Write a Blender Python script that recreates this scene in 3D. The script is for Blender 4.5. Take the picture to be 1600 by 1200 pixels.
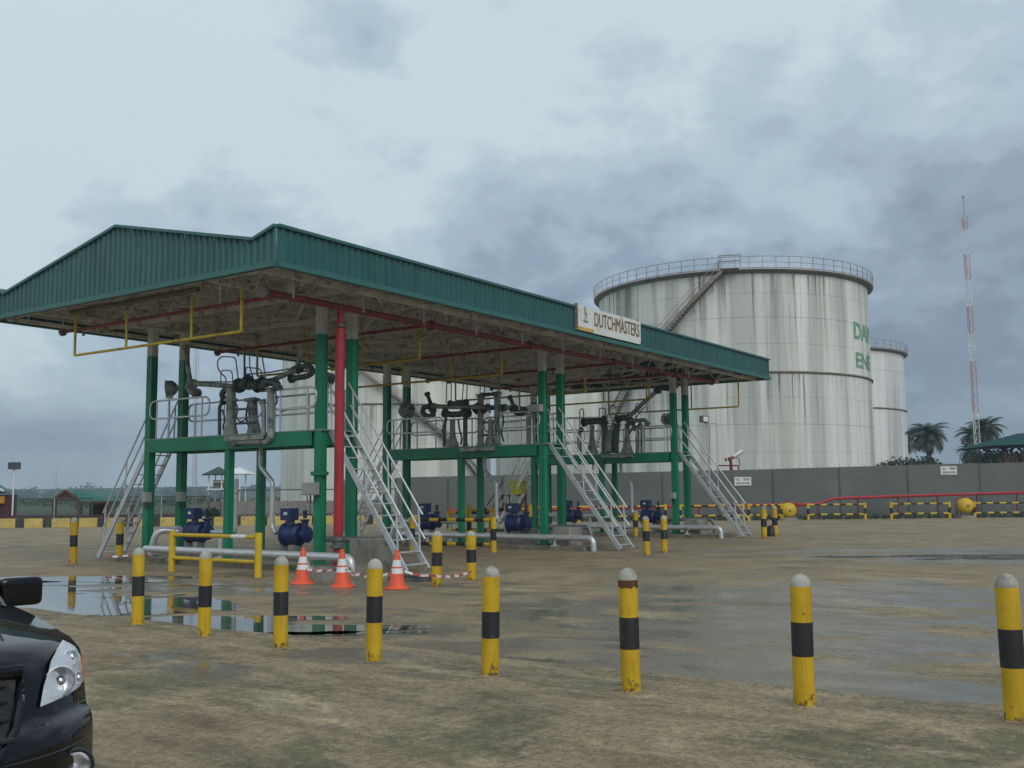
import bpy, bmesh, math, random
from math import sin, cos, pi, radians, sqrt, atan2, asin, floor
from mathutils import Vector, Matrix, noise

random.seed(11)
for o in list(bpy.data.objects): bpy.data.objects.remove(o)
SC = bpy.context.scene
COL = SC.collection

# ------------------------------------------------------------------ camera, sky, sun, exposure
FOC, PITCH, ROLL, YAW = 1607.17, .1055, -.0084, .6088
CAM = Vector((-.804, -16.794, 1.65))
FWD = Vector((cos(YAW), sin(YAW), 0)); RGT = Vector((sin(YAW), -cos(YAW), 0)); UP = Vector((0, 0, 1))
F2 = FWD*cos(PITCH)+UP*sin(PITCH); U2 = -FWD*sin(PITCH)+UP*cos(PITCH)
RX = RGT*cos(ROLL)+U2*sin(ROLL); UX = -RGT*sin(ROLL)+U2*cos(ROLL)
cd = bpy.data.cameras.new('camera'); cam = bpy.data.objects.new('camera', cd); COL.objects.link(cam)
cd.lens = FOC/1600*36; cd.sensor_width = 36; cd.clip_start = .05; cd.clip_end = 6000
cam.matrix_world = Matrix(((RX.x, UX.x, -F2.x, CAM.x), (RX.y, UX.y, -F2.y, CAM.y), (RX.z, UX.z, -F2.z, CAM.z), (0, 0, 0, 1)))
SC.camera = cam
SC.render.resolution_x = 1024; SC.render.resolution_y = 768
SC.view_settings.view_transform = 'Standard'; SC.view_settings.look = 'None'
SC.view_settings.exposure = 0; SC.view_settings.gamma = 1; SC.view_settings.use_curve_mapping = False

def ray(u, v):
    return F2+RX*((u-800)/FOC)-UX*((v-600)/FOC)
def G(u, v, z=0.0):                     # the point at height z seen at photo pixel (u, v)
    d = ray(u, v); return CAM+d*((z-CAM.z)/d.z)
def PX(u, v, X):                        # the point on the vertical plane x = X
    d = ray(u, v); return CAM+d*((X-CAM.x)/d.x)
def D(u, v, dep):                       # the point at horizontal depth dep
    d = ray(u, v); return CAM+d*(dep/d.dot(FWD))
def LD(lat, dep, z=0.0):
    p = CAM+RGT*lat+FWD*dep; p.z = z; return p

SUN_AZ, SUN_EL = YAW-radians(150), radians(36)
sd = bpy.data.lights.new('sun', 'SUN'); so = bpy.data.objects.new('sun', sd); COL.objects.link(so)
sd.energy = 1.35; sd.angle = radians(40); sd.color = (1, .97, .92)
sdir = Vector((cos(SUN_AZ)*cos(SUN_EL), sin(SUN_AZ)*cos(SUN_EL), sin(SUN_EL)))
so.rotation_euler = (-sdir).to_track_quat('-Z', 'Y').to_euler()

W = bpy.data.worlds.new('World'); SC.world = W; W.use_nodes = True
nt = W.node_tree; nt.nodes.clear()
def N(nt, t, **k):
    n = nt.nodes.new(t)
    for a, b in k.items(): setattr(n, a, b)
    return n
def math_(nt, op, a, b=None, clamp=False):
    n = N(nt, 'ShaderNodeMath', operation=op); n.use_clamp = clamp
    for i, x in enumerate((a, b)):
        if x is None: continue
        if isinstance(x, (int, float)): n.inputs[i].default_value = x
        else: nt.links.new(x, n.inputs[i])
    return n.outputs[0]
def ramp(nt, fac, stops, interp='EASE'):
    n = N(nt, 'ShaderNodeValToRGB'); n.color_ramp.interpolation = interp
    e = n.color_ramp.elements
    while len(e) < len(stops): e.new(.5)
    for i, (p, c) in enumerate(stops):
        e[i].position = p; e[i].color = (*c, 1) if len(c) == 3 else c
    nt.links.new(fac, n.inputs[0]); return n.outputs[0]
def nz(nt, vec, scale, detail=4, rough=.5, dist=0):
    n = N(nt, 'ShaderNodeTexNoise'); n.inputs['Scale'].default_value = scale; n.inputs['Detail'].default_value = detail
    n.inputs['Roughness'].default_value = rough; n.inputs['Distortion'].default_value = dist
    if vec: nt.links.new(vec, n.inputs['Vector'])
    return n.outputs[0]
def mixc(nt, fac, a, b, mode='MIX'):
    n = N(nt, 'ShaderNodeMix', data_type='RGBA', blend_type=mode)
    for s, x in ((n.inputs[0], fac), (n.inputs[6], a), (n.inputs[7], b)):
        if isinstance(x, (int, float)): s.default_value = x
        elif isinstance(x, tuple): s.default_value = (*x[:3], 1)
        else: nt.links.new(x, s)
    return n.outputs[2]
def vscale(nt, vec, s):
    n = N(nt, 'ShaderNodeVectorMath', operation='MULTIPLY'); nt.links.new(vec, n.inputs[0]); n.inputs[1].default_value = s
    return n.outputs[0]
def dotv(nt, vec, d):
    n = N(nt, 'ShaderNodeVectorMath', operation='DOT_PRODUCT'); nt.links.new(vec, n.inputs[0]); n.inputs[1].default_value = d
    return n.outputs['Value']

tc = N(nt, 'ShaderNodeTexCoord'); gen = tc.outputs['Generated']
sep = N(nt, 'ShaderNodeSeparateXYZ'); nt.links.new(gen, sep.inputs[0])
zc_ = math_(nt, 'MAXIMUM', sep.outputs[2], 0.0)
# cloud layer seen in perspective: direction divided by height, softened near the horizon
zz = math_(nt, 'ADD', zc_, .42)
cx_ = math_(nt, 'DIVIDE', dotv(nt, gen, tuple(RGT)), zz); cy_ = math_(nt, 'DIVIDE', dotv(nt, gen, tuple(FWD)), zz)
cmb = N(nt, 'ShaderNodeCombineXYZ'); nt.links.new(cx_, cmb.inputs[0]); nt.links.new(cy_, cmb.inputs[1]); cmb.inputs[2].default_value = 3.7
glow = N(nt, 'ShaderNodeVectorMath', operation='DOT_PRODUCT'); nt.links.new(gen, glow.inputs[0]); glow.inputs[1].default_value = tuple(ray(900, -60).normalized())
big = nz(nt, cmb.outputs[0], 1.35, 3, .5, .5); med = nz(nt, cmb.outputs[0], 3.4, 6, .55, .25); fine = nz(nt, cmb.outputs[0], 11, 6, .6, .15)
val = math_(nt, 'ADD', math_(nt, 'MULTIPLY', big, .74), math_(nt, 'MULTIPLY', med, .66))
val = math_(nt, 'ADD', val, math_(nt, 'MULTIPLY', fine, .26))
val = math_(nt, 'SUBTRACT', val, .345)
side = dotv(nt, gen, tuple(RGT))                                 # heavier cloud to the right, thinner overhead
val = math_(nt, 'ADD', val, math_(nt, 'MULTIPLY', side, -.26))
val = math_(nt, 'ADD', val, math_(nt, 'MULTIPLY', zc_, .24))
thin_ = math_(nt, 'MULTIPLY', math_(nt, 'SUBTRACT', glow.outputs['Value'], .93, True), 1.1)   # cloud deck thins above the centre of the yard
val = math_(nt, 'ADD', val, thin_)
cc = ramp(nt, val, [(.34, (.20, .29, .39)), (.43, (.29, .40, .52)), (.51, (.41, .54, .65)), (.59, (.50, .655, .76)), (.70, (.70, .83, .88))])
hz = ramp(nt, zc_, [(0, (1, 1, 1)), (.13, (0, 0, 0))])
warm = nz(nt, cmb.outputs[0], 1.3, 2)
cc = mixc(nt, math_(nt, 'MULTIPLY', warm, .22), cc, (.58, .56, .60))
cc = mixc(nt, math_(nt, 'MULTIPLY', hz, .6), cc, (.36, .46, .53))
sky = N(nt, 'ShaderNodeTexSky', sky_type='NISHITA'); sky.sun_disc = False
sky.sun_elevation = SUN_EL; sky.sun_rotation = pi/2-SUN_AZ; sky.dust_density = 3
b1 = N(nt, 'ShaderNodeBackground'); b1.inputs[1].default_value = .06; nt.links.new(sky.outputs[0], b1.inputs[0])
b2 = N(nt, 'ShaderNodeBackground'); b2.inputs[1].default_value = 1; nt.links.new(cc, b2.inputs[0])
ms = N(nt, 'ShaderNodeMixShader'); ms.inputs[0].default_value = .88
nt.links.new(b1.outputs[0], ms.inputs[1]); nt.links.new(b2.outputs[0], ms.inputs[2])
wo = N(nt, 'ShaderNodeOutputWorld'); nt.links.new(ms.outputs[0], wo.inputs[0])

# ------------------------------------------------------------------ materials
MATS = {}
def mat(name, col, rough=.6, metal=0, var=.25, vscl=1.5, dirt=None, dirt_amt=.0, dirt_scale=1.0, streak=False, bump=0, bscale=30, coat=0, spec=.5):
    if name in MATS: return MATS[name]
    m = bpy.data.materials.new(name); m.use_nodes = True; t = m.node_tree
    p = t.nodes['Principled BSDF']; MATS[name] = m
    p.inputs['Metallic'].default_value = metal; p.inputs['Coat Weight'].default_value = coat
    p.inputs['Specular IOR Level'].default_value = spec
    co = N(t, 'ShaderNodeTexCoord').outputs['Object']
    gp = N(t, 'ShaderNodeNewGeometry').outputs['Position']
    n1 = nz(t, gp, vscl, 5, .6)
    dark = tuple(c*(1-var) for c in col); lite = tuple(min(1, c*(1+var)) for c in col)
    c = ramp(t, n1, [(.3, dark), (.5, col), (.7, lite)])
    if dirt:
        v = vscale(t, gp, (1, 1, .12)) if streak else gp
        n2 = nz(t, v, 4*dirt_scale, 6, .65)
        f = ramp(t, n2, [(max(0, .62-dirt_amt*.4), (0, 0, 0)), (min(1, .74-dirt_amt*.25), (1, 1, 1))])
        c = mixc(t, math_(t, 'MULTIPLY', f, .85), c, dirt)
    t.links.new(c, p.inputs['Base Color'])
    r = math_(t, 'ADD', math_(t, 'MULTIPLY', nz(t, gp, 6, 4), .25), rough-.125, True)
    t.links.new(r, p.inputs['Roughness'])
    if bump:
        b = N(t, 'ShaderNodeBump'); b.inputs['Strength'].default_value = bump; b.inputs['Distance'].default_value = .01
        t.links.new(nz(t, gp, bscale, 5), b.inputs['Height']); t.links.new(b.outputs[0], p.inputs['Normal'])
    return m

M_green = mat('green_paint', (.007, .215, .105), .42, var=.18, dirt=(.03, .05, .04), dirt_amt=.12, streak=True, spec=.4)
M_greytop = mat('grey_primer', (.58, .58, .55), .7, var=.2, dirt=(.16, .13, .09), dirt_amt=.2, streak=True)
M_fascia = mat('teal_sheet_paint', (.026, .110, .108), .5, var=.12, vscl=.7, dirt=(.020, .075, .08), dirt_amt=.28, streak=True, spec=.45)
M_trim = mat('teal_trim_paint', (.034, .135, .125), .5, var=.1)
M_soffit = mat('dusty_underside', (.63, .61, .56), .85, var=.16, vscl=.9, dirt=(.16, .12, .085), dirt_amt=.3, dirt_scale=.5)
M_purlin = mat('weathered_purlin', (.62, .60, .55), .8, var=.25, dirt=(.2, .14, .09), dirt_amt=.3)
M_roof = mat('green_roof_sheet', (.02, .16, .12), .5, var=.2)
M_galv = mat('galvanised_steel', (.60, .62, .63), .36, .45, var=.15, vscl=4, dirt=(.3, .29, .27), dirt_amt=.15)
M_galvd = mat('dull_galvanised_steel', (.30, .31, .30), .5, .55, var=.25, vscl=4, dirt=(.13, .10, .07), dirt_amt=.25)
M_arm = mat('grey_arm_paint', (.33, .35, .32), .5, .2, var=.3, vscl=3, dirt=(.07, .06, .05), dirt_amt=.35)
M_armd = mat('dark_oily_steel', (.10, .12, .118), .45, .3, var=.4, vscl=4)
M_red = mat('red_pipe_paint', (.36, .018, .025), .4, var=.2, dirt=(.16, .03, .03), dirt_amt=.2)
M_redd = mat('faded_red_paint', (.22, .03, .028), .55, var=.3, dirt=(.08, .04, .03), dirt_amt=.3)
M_yel = mat('yellow_paint', (.60, .40, .012), .5, var=.12, vscl=5, dirt=(.22, .15, .03), dirt_amt=.10, dirt_scale=2)
M_yelp = mat('yellow_pipe_paint', (.52, .38, .02), .5, var=.15, dirt=(.2, .14, .04), dirt_amt=.25)
M_yelk = mat('faded_yellow_kerb', (.56, .42, .12), .8, var=.15, dirt=(.3, .24, .12), dirt_amt=.3, bump=.3)
M_blk = mat('black_paint', (.018, .018, .02), .55, var=.3, dirt=(.09, .085, .07), dirt_amt=.08)
M_blkk = mat('black_kerb_paint', (.035, .04, .042), .8, var=.3, dirt=(.12, .11, .09), dirt_amt=.25)
M_cap = mat('white_cap_cement', (.40, .39, .34), .88, var=.22, dirt=(.17, .155, .12), dirt_amt=.35, bump=.5)
M_blue = mat('blue_enamel', (.013, .032, .115), .45, var=.2, dirt=(.02, .03, .07), dirt_amt=.2)
M_conc = mat('concrete_block', (.27, .26, .225), .9, var=.25, dirt=(.13, .12, .09), dirt_amt=.3, bump=.8)
M_plinth = mat('stained_plinth', (.22, .195, .145), .85, var=.3, dirt=(.10, .09, .06), dirt_amt=.35, bump=.6)
M_wall = mat('grey_wall_paint', (.122, .136, .124), .85, var=.16, vscl=.35, dirt=(.095, .105, .098), dirt_amt=.2)
M_wallj = mat('wall_joint', (.075, .082, .078), .9)
M_orange = mat('cone_orange', (.76, .105, .04), .5, var=.1)
M_white = mat('white_paint', (.72, .73, .72), .5, var=.07)
M_sign = mat('white_sign_board', (.70, .71, .67), .5, var=.06, dirt=(.5, .48, .4), dirt_amt=.15)
M_brown = mat('brown_lettering', (.16, .10, .05), .6)
M_gold = mat('gold_outline', (.55, .36, .10), .6)
M_ink = mat('dark_ink', (.05, .055, .06), .7)
M_grnlet = mat('green_lettering', (.09, .34, .18), .8, var=.25, dirt=(.38, .44, .36), dirt_amt=.5)
M_rail = mat('rusty_grey_rail', (.40, .35, .31), .6, .2, var=.25, dirt=(.22, .12, .08), dirt_amt=.35)
M_rust = mat('rusty_walkway', (.24, .20, .16), .8, var=.3)
M_box = mat('grey_junction_box', (.33, .35, .33), .5, var=.1)
M_lens = mat('dark_lamp_glass', (.05, .06, .065), .12)
M_bark = mat('palm_bark', (.10, .085, .06), .9, var=.4)
M_frond = mat('palm_frond', (.045, .080, .040), .6, var=.35, vscl=2)
M_leaf = mat('bush_leaf', (.032, .062, .026), .7, var=.45, vscl=1.5)
M_wood = mat('far_wood_leaf', (.040, .068, .036), .9, var=.3, vscl=.03)
M_mastr = mat('mast_red', (.50, .22, .20), .6); M_mastw = mat('mast_white', (.72, .72, .70), .6)
M_brick = mat('brown_timber', (.085, .038, .03), .8, var=.3)
M_lowwall = mat('brown_rendered_wall', (.20, .165, .145), .9, var=.2, dirt=(.10, .09, .08), dirt_amt=.3, streak=True)
M_wire = mat('fence_wire', (.36, .37, .36), .6, .3)
M_greenfence = mat('green_fence_post', (.035, .075, .055), .6)
M_rubber = mat('rubber', (.02, .02, .022), .8)
M_yelsheet = mat('lime_yellow_sheet', (.66, .62, .03), .5, var=.1)

def tank_mat(name, base, dirtamt, z0=11.75, z1=20.6, seed=0.):
    m = bpy.data.materials.new(name); m.use_nodes = True; t = m.node_tree; p = t.nodes['Principled BSDF']
    p.inputs['Roughness'].default_value = .62; p.inputs['Specular IOR Level'].default_value = .3
    co = N(t, 'ShaderNodeTexCoord').outputs['Object']
    ad = N(t, 'ShaderNodeVectorMath', operation='ADD'); t.links.new(co, ad.inputs[0]); ad.inputs[1].default_value = (seed, seed*1.7, 0)
    co2 = ad.outputs[0]
    s = N(t, 'ShaderNodeSeparateXYZ'); t.links.new(co, s.inputs[0]); z = s.outputs[2]
    wide = nz(t, vscale(t, co2, (1, 1, .045)), .42, 4, .6)
    mid = nz(t, vscale(t, co2, (1, 1, .05)), .95, 4, .55)
    thin = nz(t, vscale(t, co2, (1, 1, .022)), 2.6, 5, .6)
    cloud = nz(t, co2, .35, 6, .6)
    def drop(zt, ln):          # stain strength under a ledge at zt running down ln metres
        d = math_(t, 'DIVIDE', math_(t, 'SUBTRACT', zt, z), ln)
        k = math_(t, 'SUBTRACT', 1.0, d, True)
        ok = math_(t, 'GREATER_THAN', math_(t, 'SUBTRACT', zt, z), 0)
        return math_(t, 'MULTIPLY', k, ok)
    up = math_(t, 'MAXIMUM', drop(z1, 7.0), math_(t, 'MULTIPLY', drop(z0, 5.5), .75))
    up = math_(t, 'ADD', up, .26)
    up = math_(t, 'MULTIPLY', up, ramp(t, nz(t, vscale(t, co2, (1, 1, .35)), .16, 4, .6), [(.38, (.25, .25, .25)), (.60, (1.35, 1.35, 1.35))]))
    c = ramp(t, wide, [(.38, tuple(b*.72 for b in base)), (.47, tuple(b*.93 for b in base)), (.5, base), (.62, tuple(min(1, b*1.14) for b in base))])
    f1 = math_(t, 'MULTIPLY', ramp(t, mid, [(.46, (0, 0, 0)), (.64, (1, 1, 1))]), up)
    c = mixc(t, math_(t, 'MULTIPLY', f1, .72*dirtamt, True), c, (.22, .23, .19))
    f2 = math_(t, 'MULTIPLY', ramp(t, thin, [(.54, (0, 0, 0)), (.66, (1, 1, 1))]), up)
    c = mixc(t, math_(t, 'MULTIPLY', f2, .85*dirtamt, True), c, (.11, .105, .085))
    f3 = ramp(t, nz(t, vscale(t, co2, (1, 1, .05)), 1.1, 3), [(.55, (0, 0, 0)), (.72, (1, 1, 1))])
    c = mixc(t, math_(t, 'MULTIPLY', f3, .32*dirtamt, True), c, (.36, .37, .22))
    f4 = ramp(t, nz(t, vscale(t, co2, (1.3, 1.3, .06)), 1.6, 3), [(.62, (0, 0, 0)), (.74, (1, 1, 1))])
    c = mixc(t, math_(t, 'MULTIPLY', f4, .25*dirtamt, True), c, (.45, .28, .16))
    # plate seams painted over: thin darker weld lines with irregular strength
    sm = math_(t, 'PINGPONG', math_(t, 'ADD', z, .2), 1.21)
    c = mixc(t, math_(t, 'MULTIPLY', cloud, .22*dirtamt), c, (.3, .31, .27))
    t.links.new(c, p.inputs['Base Color'])
    b = N(t, 'ShaderNodeBump'); b.inputs['Strength'].default_value = .35; b.inputs['Distance'].default_value = .08
    t.links.new(nz(t, co2, .8, 3), b.inputs['Height']); t.links.new(b.outputs[0], p.inputs['Normal'])
    return m
M_tank1 = tank_mat('stained_white_tank_paint', (.80, .795, .735), .85)
M_tank2 = tank_mat('cream_white_tank_paint', (.75, .75, .67), .8, seed=31)
M_tank3 = tank_mat('clean_white_tank_paint', (.76, .74, .73), .12, seed=57)

# ------------------------------------------------------------------ mesh builder and object helpers
class MB:
    def __init__(s): s.v = []; s.f = []; s.m = []
    def add(s, vs, fs, mi=0):
        o = len(s.v); s.v += [tuple(v) for v in vs]
        for f in fs: s.f.append(tuple(i+o for i in f)); s.m.append(mi)
        return s
    def box(s, c, sz, mi=0, rz=0, M=None):
        x, y, z = (a/2 for a in sz)
        R = M if M else Matrix.Rotation(rz, 3, 'Z'); c = Vector(c)
        vs = [c+R@Vector((i*x, j*y, k*z)) for i in (-1, 1) for j in (-1, 1) for k in (-1, 1)]
        return s.add(vs, [(0, 1, 3, 2), (4, 6, 7, 5), (0, 4, 5, 1), (2, 3, 7, 6), (0, 2, 6, 4), (1, 5, 7, 3)], mi)
    def beam(s, p, q, w, h, mi=0, up=UP):
        p, q = Vector(p), Vector(q); d = q-p; L = d.length
        if L < 1e-6: return s
        d.normalize(); u = Vector(up)
        if abs(d.dot(u)) > .98: u = Vector((1, 0, 0))
        a = d.cross(u).normalized(); b = a.cross(d)
        return s.box((p+q)/2, (L, w, h), mi, M=Matrix((d, a, b)).transposed())
    def tube(s, pts, r, seg=8, mi=0, cap=True, closed=False):
        pts = [Vector(p) for p in pts]; n = len(pts); rings = []
        rr = r if isinstance(r, (list, tuple)) else [r]*n
        prev = None
        for i in range(n):
            a = pts[(i-1) % n] if (closed or i > 0) else pts[i]; b = pts[(i+1) % n] if (closed or i < n-1) else pts[i]
            d = (b-a).normalized()
            if prev is None:
                u = Vector((0, 0, 1)) if abs(d.z) < .9 else Vector((1, 0, 0))
            else: u = prev
            u = (u-d*u.dot(d)).normalized(); prev = u; w = d.cross(u)
            k = 1.0
            if (closed or 0 < i < n-1):
                c = ((pts[i]-a).normalized()).dot((b-pts[i]).normalized()); k = 1/max(.6, sqrt(max(.01, (1+c)/2)))
            rings.append([pts[i]+(u*cos(2*pi*j/seg)+w*sin(2*pi*j/seg))*rr[i]*k for j in range(seg)])
        vs = [v for R in rings for v in R]; fs = []
        for i in range(n if closed else n-1):
            i2 = (i+1) % n
            for j in range(seg): fs.append((i*seg+j, i*seg+(j+1) % seg, i2*seg+(j+1) % seg, i2*seg+j))
        if cap and not closed: fs.append(tuple(range(seg))[::-1]); fs.append(tuple((n-1)*seg+j for j in range(seg)))
        return s.add(vs, fs, mi)
    def lathe(s, c, prof, seg=16, mi=0, ax=UP, cap=True):
        # prof: (radius, height) along ax from c
        ax = Vector(ax).normalized(); u = Vector((1, 0, 0)) if abs(ax.x) < .9 else Vector((0, 1, 0))
        u = (u-ax*u.dot(ax)).normalized(); w = ax.cross(u); c = Vector(c); vs = []
        for r, h in prof:
            vs += [c+ax*h+(u*cos(2*pi*j/seg)+w*sin(2*pi*j/seg))*max(r, 1e-4) for j in range(seg)]
        fs = [(i*seg+j, i*seg+(j+1) % seg, (i+1)*seg+(j+1) % seg, (i+1)*seg+j) for i in range(len(prof)-1) for j in range(seg)]
        if cap: fs.append(tuple(range(seg))[::-1]); fs.append(tuple((len(prof)-1)*seg+j for j in range(seg)))
        return s.add(vs, fs, mi)
    def build(s, name, mats, parent=None, label=None, sharp=35, local=False):
        me = bpy.data.meshes.new(name); off = Vector((0, 0, 0))
        if parent is not None and not local:
            q = parent
            while q: off += q.location; q = q.parent
        me.from_pydata([tuple(Vector(v)-off) for v in s.v], [], s.f)
        for m in (mats if isinstance(mats, (list, tuple)) else [mats]): me.materials.append(m)
        me.polygons.foreach_set('material_index', s.m); me.validate()
        me.shade_smooth(); me.set_sharp_from_angle(angle=radians(sharp)); me.update()
        o = bpy.data.objects.new(name, me); COL.objects.link(o)
        if parent is not None: o.parent = parent
        if label: o['label'] = label
        return o
def tag(o, label=None, cat=None, group=None, kind=None):
    for k, v in (('label', label), ('category', cat), ('group', group), ('kind', kind)):
        if v: o[k] = v
    return o
def thing(name, label, cat, loc=(0, 0, 0), group=None, kind=None):
    o = bpy.data.objects.new(name, None); COL.objects.link(o); o.location = loc; o.empty_display_size = .2
    return tag(o, label, cat, group, kind)
KIDS = {}
def copy_tree(o, parent=None):
    c = o.copy(); COL.objects.link(c)
    if parent is not None: c.parent = parent
    for ch in [x for x in COL.objects if x.parent == o]: copy_tree(ch, c)
    return c
def arc(c, r, a0, a1, n, ex, ez):
    c, ex, ez = Vector(c), Vector(ex), Vector(ez)
    return [c+ex*r*cos(a0+(a1-a0)*i/n)+ez*r*sin(a0+(a1-a0)*i/n) for i in range(n+1)]
def rounded(pts, rad, n=4):
    pts = [Vector(p) for p in pts]; out = [pts[0]]
    for i in range(1, len(pts)-1):
        a, b, c = pts[i-1], pts[i], pts[i+1]
        r = min(rad, (a-b).length*.45, (c-b).length*.45)
        p, q = b+(a-b).normalized()*r, b+(c-b).normalized()*r
        for k in range(n+1):
            t = k/n; out.append(p*(1-t)**2+b*2*t*(1-t)+q*t*t)
    return out+[pts[-1]]
def text_mesh(txt, size=1.0, ext=.005, res=3, off=0.0):
    cu = bpy.data.curves.new('txt', 'FONT'); cu.body = txt; cu.size = size; cu.extrude = ext; cu.resolution_u = res; cu.offset = off
    o = bpy.data.objects.new('txt', cu); COL.objects.link(o); bpy.context.view_layer.update()
    me = bpy.data.meshes.new_from_object(o.evaluated_get(bpy.context.evaluated_depsgraph_get()))
    bpy.data.objects.remove(o); vs = [v.co.copy() for v in me.vertices]; fs = [tuple(p.vertices) for p in me.polygons]
    bpy.data.meshes.remove(me); return vs, fs
def text_on(name, txt, p0, ex, ez, w, h, m, parent, ext=.004, mi=0, label=None):
    vs, fs = text_mesh(txt, 1, .1); xs = [v.x for v in vs]; ys = [v.y for v in vs]
    x0, x1, y0, y1 = min(xs), max(xs), min(ys), max(ys); ex, ez = Vector(ex).normalized(), Vector(ez).normalized(); n = ex.cross(ez)
    mb = MB(); mb.add([Vector(p0)+ex*((v.x-x0)/(x1-x0)*w)+ez*((v.y-y0)/(y1-y0)*h)+n*(v.z*10*ext) for v in vs], fs)
    return mb.build(name, m, parent, label)

# ------------------------------------------------------------------ ground
def ground_mat(name, apron=False):
    m = bpy.data.materials.new(name); m.use_nodes = True; t = m.node_tree; p = t.nodes['Principled BSDF']
    gp = N(t, 'ShaderNodeNewGeometry').outputs['Position']
    # camera-side axes are only used to lay stains along the drainage direction of the yard
    big = nz(t, gp, .22, 6, .6, .3); med = nz(t, gp, .9, 7, .62, .2); sm = nz(t, gp, 6, 6, .65); gr = nz(t, gp, 60, 4, .7)
    c = ramp(t, med, [(.32, (.190, .140, .082)), (.48, (.260, .198, .118)), (.62, (.32, .252, .158))])
    c = mixc(t, ramp(t, big, [(.42, (0, 0, 0)), (.60, (1, 1, 1))]), c, mixc(t, sm, (.205, .160, .098), (.275, .220, .140)))
    moss = ramp(t, nz(t, gp, .7 if apron else .4, 9, .74, .5), [(.51, (0, 0, 0)), (.60, (1, 1, 1))])
    mosc = mixc(t, sm, (.080, .078, .042), (.135, .125, .070))
    c = mixc(t, math_(t, 'MULTIPLY', moss, .75 if apron else .5), c, mosc)
    pale = ramp(t, nz(t, vscale(t, gp, (1, .45, 1)), .8, 8, .7, .5), [(.57, (0, 0, 0)), (.68, (1, 1, 1))])
    c = mixc(t, math_(t, 'MULTIPLY', pale, .75), c, (.40, .335, .215))
    spk = ramp(t, gr, [(.36, (.45, .45, .45)), (.5, (1, 1, 1)), (.66, (1.35, 1.33, 1.28))])
    c = mixc(t, .5, c, spk, 'MULTIPLY')
    grit = ramp(t, nz(t, gp, 19, 8, .78), [(.40, (.55, .55, .53)), (.5, (1, 1, 1)), (.60, (1.45, 1.42, 1.35))])
    c = mixc(t, .7, c, grit, 'MULTIPLY')
    drag = ramp(t, nz(t, vscale(t, gp, (2.6, .7, 1)), 1.3, 9, .72, .3), [(.40, (.60, .60, .56)), (.5, (1, 1, 1)), (.60, (1.38, 1.34, 1.22))])
    c = mixc(t, .60 if apron else .30, c, drag, 'MULTIPLY')
    spots = ramp(t, nz(t, gp, 14, 3, .6), [(.63, (0, 0, 0)), (.70, (1, 1, 1))])
    c = mixc(t, math_(t, 'MULTIPLY', spots, .5), c, (.09, .085, .06))
    vo = N(t, 'ShaderNodeTexVoronoi'); vo.feature = 'F1'; vo.inputs['Scale'].default_value = 9; t.links.new(gp, vo.inputs['Vector'])
    wet = None
    def blob(u, v, ru, rv, amt=1.0):
        c0 = G(u, v); off = N(t, 'ShaderNodeVectorMath', operation='SUBTRACT'); t.links.new(gp, off.inputs[0]); off.inputs[1].default_value = (c0.x, c0.y, 0)
        a = math_(t, 'DIVIDE', dotv(t, off.outputs[0], tuple(RGT)), ru); b = math_(t, 'DIVIDE', dotv(t, off.outputs[0], tuple(FWD)), rv)
        d = math_(t, 'SQRT', math_(t, 'ADD', math_(t, 'MULTIPLY', a, a), math_(t, 'MULTIPLY', b, b)))
        return math_(t, 'MULTIPLY', math_(t, 'SUBTRACT', 1.35, d, True), amt)
    if not apron:
        L = [(1280, 930, 5.5, 3.4, 1), (1480, 1010, 3.0, 2.6, 1), (1080, 1040, 2.6, 1.6, 1), (760, 1010, 2.0, .9, .9), (1560, 870, 6, 3.0, 1), (1150, 985, 3.6, 3.0, 1), (1000, 960, 3, 1.8, .8), (1350, 990, 5, 3.2, 1), (700, 950, 3, 1.4, .6), (1000, 1060, 3, .8, 1),
             (400, 920, 4.0, 1.8, .95), (80, 925, 5, 3.0, 1), (560, 985, 2.6, 1.0, 1), (1300, 1080, 3, .8, 1), (1430, 860, 9, 2.2, .8), (330, 915, 4.6, 1.9, .9)]
    else:
        L = [(430, 1035, 1.4, .9, .75), (260, 1020, 1.1, 1.0, .7), (900, 1085, 1.0, .3, .5), (640, 1060, 1.4, .5, .55)]
    for a in L:
        bq = blob(*a); wet = bq if wet is None else math_(t, 'MAXIMUM', wet, bq)
    wn = nz(t, vscale(t, gp, (1, .55, 1)), .75, 7, .62, .5)
    w = math_(t, 'ADD', math_(t, 'MULTIPLY', wet, .42), math_(t, 'MULTIPLY', wn, 1.35))
    wm = ramp(t, w, [(.90, (0, 0, 0)), (1.14, (1, 1, 1))])
    c = mixc(t, math_(t, 'MULTIPLY', wm, .60), c, (.118, .100, .078))
    t.links.new(c, p.inputs['Base Color'])
    film = ramp(t, nz(t, vscale(t, gp, (1, .6, 1)), 1.6, 6, .65), [(.38, (.16, .16, .16)), (.60, (.46, .46, .46))])
    r = mixc(t, wm, (.82, .82, .82), film)
    t.links.new(r, p.inputs['Roughness'])
    p.inputs['Specular IOR Level'].default_value = .5
    b = N(t, 'ShaderNodeBump'); b.inputs['Distance'].default_value = .012
    t.links.new(math_(t, 'SUBTRACT', .75, math_(t, 'MULTIPLY', wm, .62)), b.inputs['Strength'])
    t.links.new(math_(t, 'ADD', math_(t, 'MULTIPLY', nz(t, gp, 22, 6, .7), .7), math_(t, 'MULTIPLY', nz(t, gp, 3, 3), .6)), b.inputs['Height'])
    t.links.new(b.outputs[0], p.inputs['Normal'])
    return m
M_yard = ground_mat('wet_concrete_yard'); M_apron = ground_mat('mossy_concrete_apron', True)
M_land = mat('dark_grassland', (.045, .062, .022), .95, var=.4, vscl=.02)
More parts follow.
